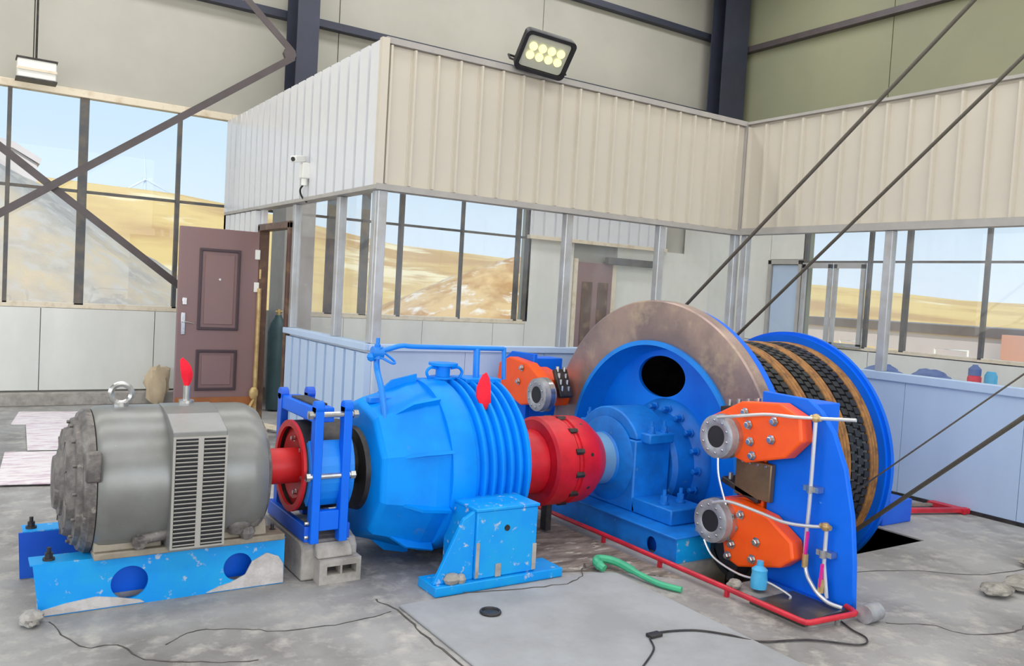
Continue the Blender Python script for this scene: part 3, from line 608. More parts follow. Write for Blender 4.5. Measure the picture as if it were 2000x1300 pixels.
# ------------------------------------------------------------------ brake wheel, shoe brake, plinth
bz = .54
bw = thing('drum_brake_coupling', (1.55, AY, bz-.235), 'red hub and dark rim of the brake wheel beside the motor', 'brake wheel')
MB().lathe(AY, bz, [(1.292,.03),(1.293,.088),(1.302,.092),(1.48,.092),(1.482,.03)], 40).build('hub', M_REDB, bw)
MB().ring(AY, bz, 1.452, 1.70, .212, .235, 64).build('rim', M_DARK, bw)
MB().ring(AY, bz, 1.436, 1.4515, .204, .237, 64).build('rim_edge', M_REDB, bw)
MB().lathe(AY, bz, [(1.50,.09),(1.46,.17),(1.475,.2115),(1.50,.2115),(1.51,.10)], 56).build('web', M_REDB, bw)
for i in range(6):
    q = 2*PI*i/6+.3; inst('bolt', BOLT_X, bw, (1.475, AY+.14*math.cos(q), bz+.14*math.sin(q)))
MB().lathe(AY, bz, [(1.70,.10),(1.71,.12),(1.80,.12),(1.86,.10)], 32).build('shaft', M_DARK, bw)
sb = thing('shoe_brake', (1.57, AY, .19), 'cobalt blue steel shoe-brake frame around the brake wheel', 'brake frame')
for yy in (3.955, 4.50):
    for xx in (1.485, 1.635):
        MB().box(xx-.022, xx+.022, yy-.03, yy+.03, .20, .885).cyl((xx-.022, yy, .88), (xx+.022, yy, .88), .035, 16).build('arm', M_PED if yy < 4.2 else M_DBLUE, sb, bevel=0.004)
    MB().box(1.507, 1.613, yy-.02, yy+.02, .26, .36).build('lower_tie', M_PED, sb, bevel=0.004)
MB().box(1.47, 1.58, 3.98, 4.50, .80, .875).build('top_beam', M_PED, sb, bevel=0.006)
MB().box(1.49, 1.57, 4.06, 4.38, .875, .885).build('top_pad', M_DARK, sb)
MB().box(1.44, 1.47, 3.95, 4.55, .205, .285).box(1.65, 1.68, 3.95, 4.55, .205, .285).build('base_beam', M_DBLUE, sb, bevel=0.004)
for sgn, y0 in ((-1, AY-.243), (1, AY+.243)):
    poly = []
    for i in range(9):
        a = math.radians(-38+76*i/8); poly.append((AY+sgn*.238*math.cos(a), bz+.238*math.sin(a)))
    for i in range(8, -1, -1):
        a = math.radians(-38+76*i/8); poly.append((AY+sgn*.275*math.cos(a), bz+.275*math.sin(a)*.98))
    MB().prism('x', poly, 1.46, 1.69).build('brake_shoe', M_BLUE, sb, smooth=0)
for z in (.535, .845):
    MB().cyl((1.445, 3.945, z), (1.69, 3.945, z), .015, 10).lathe(3.945, z, [(1.43,.014),(1.432,.022),(1.452,.022)], 6).lathe(3.945, z, [(1.665,.022),(1.69,.022),(1.692,.014)], 6).build('pin', M_CHROME, sb)
for xx in (1.46, ):
    for z in (.23, .30): inst('bolt', BOLT_X, sb, (1.462, 3.955, z), scale=(1, .8, .8))
pl = thing('concrete_plinth', (1.6, 4.2, 0), 'rough grey hollow concrete block under the shoe brake', 'concrete block')
MB().prism('x', [(3.97,.002),(3.97,.16),(4.0,.198),(4.62,.198),(4.62,.002)], 1.44, 1.735).build('mortar_bed', M_MORTAR, pl, bevel=0.012)
hb = [(1.505,.0),(1.725,.0),(1.725,.122),(1.505,.122)]
hole = lambda a, b: [(a,.045),(a,.088),(b,.088),(b,.045)]
MB().prism('y', hb, 3.89, 3.97, [hole(1.545,1.615), hole(1.625,1.70)]).build('hollow_brick', M_MORTAR, pl, smooth=0)
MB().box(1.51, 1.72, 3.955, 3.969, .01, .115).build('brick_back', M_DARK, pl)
MB().prism('x', [(3.91,.123),(3.93,.165),(3.97,.196),(3.97,.123)], 1.50, 1.69).build('mortar_heap', M_MORTAR, pl, bevel=0.01)

# ------------------------------------------------------------------ planetary gearbox
gz = .505
gb = thing('planetary_gearbox', (2.3, AY, 0), 'large azure planetary gearbox with ribbed round housing', 'gearbox')
MB().lathe(AY, gz, [(1.80,.10),(1.805,.36),(1.83,.385),(1.90,.405),(2.08,.465),(2.17,.475),(2.22,.475)], 10, ph=.31).build('input_housing', M_GBB, gb, smooth=0, bevel=0.012)
MB().lathe(AY, gz, [(1.775,.12),(1.778,.22),(1.81,.23)], 32).build('input_cover', M_DARK, gb)
MB().lathe(AY, gz, [(2.15,.30),(2.155,.478),(2.17,.487),(2.29,.487),(2.30,.48),(2.305,.46)], 72).build('front_flange', M_GBB, gb)
MB().lathe(AY, gz, [(2.30,.455),(2.64,.455),(2.645,.30)], 72).build('ring_body', M_GBB, gb)
for i in range(6):
    x = 2.345+.056*i; MB().lathe(AY, gz, [(x-.014,.456),(x-.011,.480),(x-.006,.491),(x+.006,.491),(x+.011,.480),(x+.014,.456)], 72, caps=False).build('cooling_rib', M_GBB, gb)
MB().lathe(AY, gz, [(2.64,.40),(2.645,.44),(2.68,.435),(2.70,.30),(2.76,.26),(2.765,.16)], 64).build('output_cover', M_GBB, gb)
for k, a in enumerate((198, 234, 270, 162, 306, 126, 342, 90)):
    q = math.radians(a); c, s_ = math.cos(q), math.sin(q); tv = (-s_*.009, c*.009)
    pr_ = [(1.86, .36), (2.15, .44), (2.15, .512), (2.0, .478)]
    vs = [(x, AY+r*c+tv[0]*sg, gz+r*s_+tv[1]*sg) for sg in (-1, 1) for x, r in pr_]
    MB().add(vs, [(0,1,2,3),(7,6,5,4),(0,4,5,1),(1,5,6,2),(2,6,7,3),(3,7,4,0)]).build('gusset', M_GBB, gb, smooth=0)
for sgn in (-1, 1):
    yo = AY+sgn*.70; yi = AY+sgn*.36
    y0, y1 = min(yo, yi), max(yo, yi)
    ft = MB().box(2.18, 2.55, y0, y1, .052, .395).build('foot_box', M_CYAN, gb, bevel=0.006)
    MB().box(2.172, 2.558, y0-.006, y1, .396, .412).build('foot_cap', M_CYAN, gb, bevel=0.004)
    MB().box(1.95, 2.72, min(yo, AY+sgn*.55)-.02, max(yo, AY+sgn*.55)+.02, .0, .05).build('sole_plate', M_CYAN, gb, bevel=0.005)
    yg = yo-sgn*.03
    MB().prism('y', [(1.955,.051),(2.179,.051),(2.179,.40),(2.11,.36)], yg-.012, yg+.012).build('foot_gusset', M_CYAN, gb, smooth=0, bevel=0.003)
    if sgn < 0:
        MB().cyl((2.36, yo-.004, .30), (2.36, yo+.002, .30), .016, 14).build('plug', M_DARK, ft)
        for (x0_, x1_, za, zb) in ((2.30, 2.335, .052, .12), (2.525, 2.551, .06, .20), (2.18, 2.20, .06, .24)):
            MB().box(x0_, x1_, yo-.004, yo-.0005, za, zb).build('bare_patch', M_MORTAR, ft, bevel=0.002)
        MB().sphere((2.05, yo+.005, .075), .035, 8, (1.3,1,.9)).sphere((2.10, yo+.0, .07), .028, 8).build('debris', M_MORTAR, gb)
MB().cyl((2.32, AY, gz+.46), (2.32, AY, gz+.56), .042, 20).cyl((2.32, AY, gz+.56), (2.32, AY, gz+.575), .085, 24).cyl((2.32, AY, gz+.485), (2.32, AY, gz+.497), .075, 24).build('breather', M_GBB, gb)
for sg in (-1, 1):
    MB().tube(smoothpath([(2.32+sg*.085, AY-.02, gz+.47), (2.32+sg*.115, AY-.02, gz+.52), (2.32+sg*.09, AY-.02, gz+.55), (2.32+sg*.045, AY-.01, gz+.545)]), .009, 8).build('lifting_loop', M_GBB, gb)
MB().box(2.42, 2.66, AY-.10, AY+.10, gz+.462, gz+.492).build('inspection_plate', M_GBB, gb, bevel=0.006)
op = MB().tube(smoothpath([(1.855, AY-.24, .70), (1.865, AY-.22, .82), (1.885, AY-.12, .95), (1.905, AY, 1.06), (1.905, AY, 1.18)], 6), .017, 10)
op.tube(smoothpath([(1.905, AY, 1.135), (1.99, AY, 1.16), (2.06, AY, 1.175), (2.16, AY, 1.17), (2.73, AY, 1.165)], 6), .014, 10)
op.tube([(2.54, AY, 1.165), (2.545, AY, .985)], .02, 10).tube([(2.73, AY, 1.172), (2.74, AY, .98)], .014, 10)
pp = op.build('oil_pipe', M_BLUE, gb)
MB().cyl((1.875, AY, 1.135), (1.935, AY, 1.135), .034, 12).cyl((1.905, AY, 1.10), (1.905, AY, 1.165), .03, 12).sphere((1.87, AY, 1.11), .026, 8).cyl((1.905, AY, 1.17), (1.905, AY, 1.215), .012, 8).build('valve', M_BLUE, pp)
MB().tube(smoothpath([(1.92, AY-.01, 1.15), (2.0, AY-.02, 1.09), (1.98, AY-.04, 1.08), (1.92, AY-.02, 1.11)]), .007, 6).build('pipe_branch', M_BLUE, pp)
MB().box(1.83, 2.16, AY-.10, AY-.05, .87, .90).build('pipe_bracket', M_BLUE, gb, bevel=0.004)
cloth('cloth_flag', [(2.43, AY-.30, .85), (2.43, AY-.31, .885), (2.42, AY-.30, .93), (2.425, AY-.28, .975), (2.44, AY-.26, 1.015), (2.45, AY-.25, 1.045)], 'red cloth tied on the ribs of the azure gearbox', w=.045)

# ------------------------------------------------------------------ coupling
cz = .465
cp = thing('gear_coupling', (3.2, AY, cz-.28), 'red gear coupling between the gearbox and the drum bearing', 'coupling')
MB().lathe(AY, cz, [(2.768,.10),(2.77,.19),(2.985,.20),(2.99,.10)], 48).build('input_hub', M_RED, cp)
MB().lathe(AY, cz, [(2.985,.15),(2.99,.26),(3.005,.278),(3.13,.278),(3.135,.268),(3.155,.268),(3.157,.1)], 56).build('sleeve', M_RED, cp)
MB().lathe(AY, cz, [(3.1575,.1),(3.159,.268),(3.18,.268),(3.185,.28),(3.30,.274),(3.33,.262),(3.43,.185),(3.435,.08)], 56).build('sleeve', M_RED, cp)
for i in range(12):
    q = 2*PI*i/12+.15; c, s_ = .278*math.cos(q), .278*math.sin(q)
    MB().cyl((3.128, AY+c*.965, cz+s_*.965), (3.190, AY+c*.965, cz+s_*.965), .020, 6).build('bolt', M_DARK, cp)
for i in range(8):
    q = 2*PI*i/8+.5; c, s_ = .268*math.cos(q), .268*math.sin(q)
    MB().cyl((3.25, AY+c, cz+s_), (3.25, AY+c*1.04, cz+s_*1.03), .012, 8).build('plug', M_DARK, cp)
MB().box(3.10, 3.14, AY-.03, AY+.03, .02, .185).build('support_prop', M_DARK, cp)

# ------------------------------------------------------------------ bearing housing on its beam
bz2 = .455
br = thing('bearing_housing', (3.72, AY, .16), 'blue main bearing housing between the red coupling and the drum', 'bearing housing')
hp = [(AY-.34,.25),(AY-.36,.16),(AY+.36,.16),(AY+.34,.25),(AY+.34,.60)]
hp2 = [(AY+.34,.60),(AY+.32,.66)]+[(AY+.345*math.cos(math.radians(a)), bz2+.345*math.sin(math.radians(a))) for a in range(40, 141, 10)]+[(AY-.32,.66),(AY-.34,.60)]
MB().prism('x', [(AY-.32,.16),(AY+.32,.16),(AY+.285,.26),(AY+.285,.615),(AY-.285,.615),(AY-.285,.26)], 3.58, 3.885).build('lower_half', M_BEAR, br, bevel=0.01)
MB().prism('x', [(AY-.28,.618),(AY+.28,.618)]+[(AY+.34*math.cos(math.radians(a)), bz2+.34*math.sin(math.radians(a))) for a in range(36, 145, 9)], 3.59, 3.875).build('upper_cap', M_BEAR, br, bevel=0.01)
MB().lathe(AY, bz2, [(3.53,.10),(3.535,.165),(3.55,.175),(3.565,.25),(3.578,.275),(3.585,.275)], 56).build('seal_cover', M_BEAR, br)
MB().lathe(AY, bz2, [(3.436,.06),(3.437,.165),(3.53,.17),(3.536,.10)], 40).build('shaft_collar', M_PALEB, br)
for sg in (-1, 1):
    MB().box(3.63, 3.84, min(AY+sg*.26, AY+sg*.36), max(AY+sg*.26, AY+sg*.36), .60, .665).build('cap_lug', M_BEAR, br, bevel=0.01)
    for x in (3.68, 3.79): inst('bolt', BOLT_Z, br, (x, AY+sg*.315, .665))
    MB().box(3.58, 3.88, min(AY+sg*.28, AY+sg*.64), max(AY+sg*.28, AY+sg*.64), .161, .255).build('foot_lug', M_BEAR, br, bevel=0.008)
    for x in (3.65, 3.79): inst('bolt', BOLT_Z, br, (x, AY+sg*.50, .256), scale=(1.2,1.2,1.2))
bb = thing('bearing_beam', (3.68, AY, 0), 'blue box beam on the floor carrying the main bearing', 'machine base')
MB().prism('x', [(3.40,.002),(5.05,.002),(5.05,.158),(3.40,.158)], 3.45, 3.46, [[(3.60+.045*math.cos(-2*PI*i/20), .06+.05*math.sin(-2*PI*i/20)) for i in range(20)]]).build('web', M_BEAR, bb, smooth=0)
MB().box(3.43, 3.84, 3.38, 5.07, .1485, .1595).build('top_flange', M_BEAR, bb, bevel=0.003)
MB().box(3.46, 3.83, 3.40, 3.412, .002, .148).build('end_plate', M_CYAN, bb)
MB().box(3.52, 3.83, 3.415, 5.04, .002, .147).build('core', M_DBLUE, bb)
MB().cyl((3.70, 3.44, .16), (3.70, 3.44, .20), .04, 12).cyl((3.70, 3.44, .20), (3.70, 3.44, .26), .026, 10).build('anchor_nut', M_MORTAR, bb)
MB().box(3.86, 3.92, 3.12, 3.20, .0, .16).build('stay', M_DBLUE, bb)

# ------------------------------------------------------------------ hoist drum
DYc, DZ = 4.22, .405
dr = thing('hoist_drum', (4.6, DYc, DZ-1.1), 'huge blue hoist drum with brown brake disc and wound rope', 'hoist drum')
RB = 1.108
bd = MB(); n = 128
prof = [(3.945,.83),(3.94,.86),(3.94,RB-.01),(3.95,RB),(4.03,RB),(4.035,RB-.015),(4.035,.83)]
bd.lathe(DYc, DZ, prof+[prof[0]], n, caps=False).build('brake_disc', M_BRAKE, dr)
MB().lathe(DYc, DZ, [(3.925,.80),(3.925,.832),(4.04,.832),(4.14,.79),(4.14,.765),(4.04,.80),(3.925,.80)], 96, caps=False).build('disc_lip', M_BLUE, dr)
holes = [[(DYc+.095+.235*math.cos(-2*PI*i/40), DZ+.575+.145*math.sin(-2*PI*i/40)) for i in range(40)],
         [(DYc-.095+.235*math.cos(-2*PI*i/40), DZ-.575+.145*math.sin(-2*PI*i/40)) for i in range(40)]]
MB().prism('x', circle(DYc, DZ, .785, 96), 4.125, 4.15, holes).build('web', M_WEB, dr, smooth=0)
MB().lathe(DYc, DZ, [(3.90,.16),(3.90,.30),(3.925,.33),(4.05,.35),(4.10,.42),(4.126,.43),(4.127,.1)], 64).build('hub', M_BEAR, dr)
for i in range(18):
    q = 2*PI*i/18; inst('bolt', BOLT_XB, dr, (4.07, DYc+.375*math.cos(q), DZ+.375*math.sin(q)), scale=(3.0,1.6,1.6))
MB().cyl((3.53, DYc, DZ+.02), (5.6, DYc, DZ), .13, 24).build('shaft', M_DARK, dr)
MB().ring(DYc, DZ, 4.15, 5.37, .76, .795, 96).build('drum_shell', M_DARK, dr)
MB().ring(DYc, DZ, 4.036, 4.115, .80, 1.085, 128).build('near_flange', M_PED, dr)
MB().ring(DYc, DZ, 5.355, 5.39, .55, .925, 128).build('far_flange', M_PED, dr)
MB().ring(DYc, DZ, 5.33, 5.3548, .80, .90, 128).build('flange_liner', M_PED, dr)
MB().prism('x', circle(DYc, DZ, .6, 64), 5.36, 5.385).build('far_web', M_DBLUE, dr, smooth=0)
# rope turns: six-strand wire rope laid in turns
RR = .826; rr = .0185
def rope_ring(name, material, nth=336, nph=10, strands=5, twist=56):
    vs = []; fs = []
    for i in range(nth):
        th = 2*PI*i/nth
        for j in range(nph):
            ph = 2*PI*j/nph; r = rr*(1+.13*math.cos(strands*0+2*ph-twist*th))
            R_ = RR+r*math.cos(ph); vs.append((r*math.sin(ph), R_*math.cos(th), R_*math.sin(th)))
    for i in range(nth):
        k = (i+1) % nth
        for j in range(nph): fs.append((i*nph+j, i*nph+(j+1) % nph, k*nph+(j+1) % nph, k*nph+j))
    return MB().add(vs, fs).mesh(name, material, smooth=60)
RD = rope_ring('rope_turn', M_ROPE); RBn = rope_ring('rope_turn', M_ROPEB, 200, 10, 5, 0)
for (xa, xb) in ((4.63, 4.74), (4.93, 5.03), (5.25, 5.345)):
    k_ = int(round((xb-xa)/.0365))
    for i in range(k_): inst('rope_turn', RBn, dr, (xa+.018+i*(xb-xa)/k_, DYc, DZ), rot=(.7*i, 0, 0))
for x in (4.135, 4.172): inst('rope_turn', RD, dr, (x, DYc, DZ))
MB().ring(DYc, DZ, 4.19, 5.25, .795, .815, 96).build('lining_base', M_LINB, dr)
def lining(xa, xb, n, ph):
    b = MB()
    for i in range(n):
        a = 2*PI*(i+ph)/n; w_ = 2*PI/n*.40
        vs = []
        for r in (.815, .842):
            for (xx, aa) in ((xa, a-w_), (xb, a-w_*.8), (xb, a+w_), (xa, a+w_*.8)): vs.append((xx, DYc+r*math.cos(aa), DZ+r*math.sin(aa)))
        b.add(vs, [(0,1,2,3),(7,6,5,4),(0,4,5,1),(1,5,6,2),(2,6,7,3),(3,7,4,0)])
    b.build('lining_block_row', M_LIN, dr, smooth=0, kind='stuff')
for (xa, xb, k_) in ((4.20, 4.62, 6), (4.745, 4.925, 3), (5.035, 5.245, 3)):
    st = (xb-xa)/k_
    for i in range(k_): lining(xa+i*st+.004, xa+(i+1)*st-.008, 84, .5*(i % 2))
fbz = thing('far_bearing', (5.65, DYc, 0), 'blue bearing block on the far side of the drum', 'bearing housing')
MB().box(5.50, 5.86, 3.42, 5.0, 0.0, .17).build('beam', M_DBLUE, fbz, bevel=0.008)
MB().prism('x', [(3.86,.17),(4.58,.17),(4.56,.5),(4.48,.66),(4.34,.74),(4.1,.74),(3.96,.66),(3.88,.5)], 5.53, 5.80).build('housing', M_BEAR, fbz, bevel=0.01)
MB().box(5.50, 5.58, 3.42, 3.50, .171, .25).build('lug', M_DBLUE, fbz)

# ------------------------------------------------------------------ hoist ropes leaving the drum
def leaving(name, x0, r, ang, over, length, dx, rad, label):
    d = Vector((0, -math.cos(ang), math.sin(ang)))
    nrm = Vector((0, math.sin(ang), math.cos(ang))) if over else Vector((0, -math.sin(ang), -math.cos(ang)))
    p0 = Vector((x0, DYc, DZ))+nrm*r; p1 = p0+d*length; p1.x += dx
    MB().tube([p0, p0.lerp(p1, .5), p1], rad, 10).build(name, M_CABLE, None, label=label, cat='rope', group='hoist ropes')
leaving('hoist_rope', 4.30, .87, math.radians(41.0), True, 8.2, 0.0, .012, 'steel hoist rope rising from behind the brown brake disc')
leaving('hoist_rope', 5.10, .85, math.radians(41.6), True, 8.2, 0.0, .012, 'steel hoist rope rising from the rope-wound part of the drum')
leaving('hoist_rope', 5.02, .876, math.radians(42.8), False, 6.0, 0.0, .014, 'dark hoist rope rising from the underside of the drum at right')
leaving('hoist_rope', 4.26, .87, math.radians(42.2), False, 6.0, 0.0, .0045, 'thin pale rope leaving low beside the pedestal')

# ------------------------------------------------------------------ brake pedestals and calipers
def pedestal(mir, label):
    f = (lambda y: min(2*AY-y, 5.84)) if mir else (lambda y: y)
    t = thing('brake_pedestal', (3.9, f(2.75), 0), label, 'pedestal', 'brake pedestals')
    poly = [(3.02,.0),(3.02,.62),(3.09,.80),(3.10,1.04),(2.80,1.035),(2.72,.985),(2.63,.88),(2.55,.71),(2.49,.48),(2.46,.25),(2.445,.0)]
    poly = [(f(y), z) for y, z in poly]
    if mir: poly = [(5.42,.0),(5.42,.62),(5.35,.80),(5.34,1.04),(5.66,1.035),(5.74,.985),(5.83,.88),(5.84,.0)]
    MB().prism('x', poly, 3.74, 3.775).build('front_plate', M_PED, t, bevel=0.006)
    MB().box(3.776, 4.08, min(f(2.84), f(3.02)), max(f(2.84), f(3.02)), .02, 1.0).build('stiffener', M_PED, t, bevel=0.006)
    MB().box(3.71, 3.90, min(f(2.60), f(3.05)), max(f(2.60), f(3.05)), 0, .02).build('base_plate', M_DBLUE, t)
    return t
pn = pedestal(False, 'tall cobalt blue brake pedestal plate in front of the drum'); pedestal(True, 'blue brake pedestal behind the red coupling on the far side')
cal_u = [(3.40,.85),(3.30,.90),(3.16,.975),(2.90,1.0),(2.76,.945),(2.74,.82),(2.84,.715),(3.10,.64),(3.20,.66),(3.34,.70)]
cal_l = [(3.36,.36),(3.26,.41),(3.12,.415),(2.92,.385),(2.76,.29),(2.74,.20),(2.82,.135),(3.10,.055),(3.20,.08),(3.22,.16),(3.36,.20)]
def caliper(poly, cap, bolts, mirror, label):
    f = (lambda y: 2*AY-y) if mirror else (lambda y: y)
    pts = [(f(y), z) for y, z in poly]
    t = thing('brake_caliper', (3.7, f(3.1), min(z for y, z in poly)), label, 'brake caliper', 'disc brake calipers')
    MB().prism('x', pts, 3.635, 3.735).build('body', M_ORANGE, t, smooth=0, bevel=0.012)
    pc = [(f(cap[0]+(y-cap[0])*.93+.0), cap[1]+(z-cap[1])*.9) for y, z in poly if y > 2.8]
    if len(pc) > 3: MB().prism('x', [(yy if not mirror else yy, zz) for yy, zz in [(f(3.04),cap[1]-.12),(f(3.04),cap[1]+.17),(f(3.34),cap[1]+.10),(f(3.38),cap[1]),(f(3.34),cap[1]-.10)]], 3.735, 3.915).build('pad_carrier', M_ORANGE, t, smooth=0, bevel=0.008)
    cy, cz_ = f(cap[0]), cap[1]
    cc_ = MB(); cc_.lathe(cy, cz_, [(3.555,.062),(3.552,.066),(3.548,.105),(3.555,.122),(3.60,.124),(3.605,.112),(3.66,.112)], 40, caps=False)
    c_ = cc_.build('cylinder_cap', M_SILV, t)
    MB().lathe(cy, cz_, [(3.585,.01),(3.583,.055),(3.556,.064)], 32).build('bore', M_BLACK, c_)
    for i in range(10):
        q = 2*PI*i/10+.2; inst('bolt', BOLT_XS, c_, (3.553, cy+.092*math.cos(q), cz_+.092*math.sin(q)), scale=(1.2,1.2,1.2))
    MB().ring(cy, cz_, 3.6, 3.64, .1, .128, 40).build('clamp_ring', M_CHROME, t)
    for (y, z) in bolts: inst('bolt', BOLT_X, t, (3.634, f(y), z), scale=(1.2, 1.45, 1.45))
    # spring block with stud row along the top edge toward the disc
    if mirror: a, b = Vector((3.80, f(3.36), cap[1]+.18)), Vector((3.80, f(3.46), cap[1]-.02))
    else: a, b = Vector((3.80, 3.10, cap[1]+.10+.08)), Vector((3.80, 3.40, cap[1]+.13))
    if not mirror and cap[1] < .5: a, b = Vector((3.76, 3.05, .43)), Vector((3.76, 3.32, .50))
    sp_ = MB().obox(a, b, .12, .035).build('spring_plate', M_DARK, t, bevel=0.006)
    for i in range(4):
        p = a.lerp(b, .15+.23*i)
        MB().cyl(p+Vector((-.03,0,.0)), p+Vector((-.03,0,.055)), .013, 8).build('stud', M_CHROME, sp_)
        MB().cyl(p+Vector((.03,0,.0)), p+Vector((.03,0,.05)), .013, 8).build('stud', M_CHROME, sp_)
    return t
caliper(cal_u, (3.25,.765), [(3.12,.92),(3.09,.855),(3.07,.765),(3.05,.69),(2.93,.80),(2.92,.90)], False, 'upper orange brake caliper with silver cylinder cap on the near pedestal')
caliper(cal_l, (3.25,.285), [(3.10,.35),(3.14,.27),(3.15,.17),(3.17,.10),(2.98,.23),(3.0,.13)], False, 'lower orange brake caliper near the floor on the near pedestal')
caliper(cal_u, (3.42,.765), [(3.10,.93),(3.06,.82)], True, 'far orange brake caliper seen above the red coupling')
MB().box(3.70, 3.738, 2.97, 3.22, .44, .65).build('brass_backing', mat('bronze_plate', (142, 116, 86), 0.4, 0.6, col2=(110, 86, 62), scale=10), pn, bevel=0.006)
for i in range(4): inst('bolt', BOLT_XS, pn, (3.70, 3.0+.055*i, .635), scale=(1.5,1.5,1.5))
# hydraulic tubes
ht = thing('hydraulic_tubes', (3.68, 2.6, .03), 'white hydraulic tubes with brass fittings on the near pedestal', 'pipe')
MB().tube(smoothpath([(3.69, 2.705, .93), (3.69, 2.705, .55), (3.69, 2.705, .2), (3.68, 2.64, .09), (3.67, 2.55, .045), (3.69, 2.47, .035)]), .0105, 10).build('tube', M_PLUMB, ht)
MB().tube([(3.70, 2.60, .40), (3.70, 2.60, .22), (3.70, 2.57, .05)], .0105, 10).build('tube', M_PLUMB, ht)
MB().tube(smoothpath([(3.545, 3.24, .875), (3.555, 3.1, .905), (3.60, 2.95, .935), (3.615, 2.80, .945), (3.68, 2.705, .95), (3.73, 2.5, .97)], 6), .009, 8).build('tube', M_PLUMB, ht)
MB().tube(smoothpath([(3.545, 3.23, .395), (3.555, 3.12, .425), (3.60, 2.95, .405), (3.615, 2.80, .39), (3.66, 2.68, .395), (3.70, 2.60, .41)], 6), .009, 8).build('tube', M_PLUMB, ht)
MB().tube(smoothpath([(3.55, 3.22, .65), (3.545, 3.20, .55), (3.55, 3.14, .405)], 6), .006, 6).build('tube', M_PLUMB, ht)
MB().tube(smoothpath([(3.55, 3.28, .17), (3.55, 3.20, .09), (3.56, 3.02, .05), (3.58, 2.85, .06), (3.60, 2.72, .03), (3.58, 2.70, .02)], 6), .006, 6).build('tube', M_PLUMB, ht)
for (y, z) in ((2.705, .95), (2.60, .41)): MB().sphere((3.69, y, z), .024, 10).cyl((3.69, y-.03, z), (3.69, y+.03, z), .014, 8).build('elbow_fitting', M_BRASS, ht)
for (y, z) in ((2.705, .58), (2.60, .27)): MB().box(3.69, 3.738, y-.045, y+.045, z-.014, z+.014).cyl((3.685, y, z-.02), (3.685, y, z+.02), .017, 10).build('pipe_clip', M_CHROME, ht)
for (y, z) in ((2.705, .20), (2.60, .10)): MB().cyl((3.69, y, z-.03), (3.69, y, z+.04), .016, 8).build('union_nut', M_BRASS, ht)
for (y, z) in ((2.70, .30), (2.60, .16)): MB().obox((3.68, y, z-.06), (3.68, y-.006, z+.06), .012, .012).build('tag', M_PINK, ht)
# black curved pit guard added for the dark of the hole, tray, aqua bottle
MB().ring(DYc, DZ, 3.64, 3.86, 1.13, 1.17, 40, math.radians(197), math.radians(203)).build('stay_strip', M_BLACK, bb)
gd = thing('pit_dark', (3.72, 3.2, -.04), 'black curved guard for pit darkness under the lower orange caliper', 'filler')
q = []
for i in range(13):
    a = math.radians(180+10+i*7.2); q.append((3.30+.20*math.cos(a), .21+.20*math.sin(a)))
MB().lathe(3.22, .13, [(3.738,.165),(3.738,.195),(3.86,.195),(3.86,.165)], 40, caps=False).build('dark_band', M_BLACK, gd)
MB().lathe(3.22, .13, [(3.75,.05),(3.75,.166),(3.86,.166)], 40).build('dark_face', M_BLACK, gd)
tr = MB().box(3.37, 3.71, 2.45, 2.78, .004, .016).box(3.37, 3.385, 2.45, 2.78, .016, .04).box(3.37, 3.71, 2.45, 2.465, .016, .03)
tr.build('oil_tray', M_OILDARK, None, label='oily black drip tray at the foot of the near pedestal', cat='tray')
bt = thing('plastic_bottle', (3.56, 2.885, .0), 'small aqua plastic bottle beside the drip tray', 'bottle')
MB().tube([(3.56, 2.885, z) for z in (.018, .02, .06, .10, .12, .14)], [.03, .042, .045, .04, .042, .018], 16).build('bottle_body', M_AQUA, bt)
MB().cyl((3.56, 2.885, .14), (3.56, 2.885, .165), .018, 12).build('cap', M_AQUA, bt)
# red floor pipe round the machine
rp_ = thing('guard_pipe', (3.34, 3.5, 0), 'red pipe rail running along the floor to the drip tray', 'pipe')
MB().tube([(3.335, 5.0, .05), (3.335, 4.0, .05), (3.335, 3.0, .045), (3.335, 2.45, .04), (3.34, 2.42, .04), (3.36, 2.41, .04), (3.66, 2.385, .04), (3.685, 2.395, .04), (3.705, 2.43, .04), (3.72, 2.47, .04)], .014, 10).build('pipe', M_RPIPE, rp_)
for y in (2.9, 3.4, 3.9, 4.5): MB().box(3.325, 3.345, y-.01, y+.01, 0, .04).build('foot', M_RPIPE, rp_)
MB().cyl((3.55, 2.395, .0), (3.55, 2.395, .034), .014, 8).build('foot', M_CHROME, rp_)
r3 = thing('red_angle', (6.1, 3.55, 0), 'dark red steel bars lying on the floor below the right partition', 'bar')
MB().obox((5.87, 3.62, .03), (6.56, 3.38, .03), .05, .03).build('bar', M_RPIPE, r3)
MB().obox((6.02, 3.78, .02), (6.5, 3.62, .02), .03, .02).build('bar', M_DIRT, r3)
MB().box(6.48, 6.56, 3.36, 3.66, .005, .04).build('bar', M_RPIPE, r3)

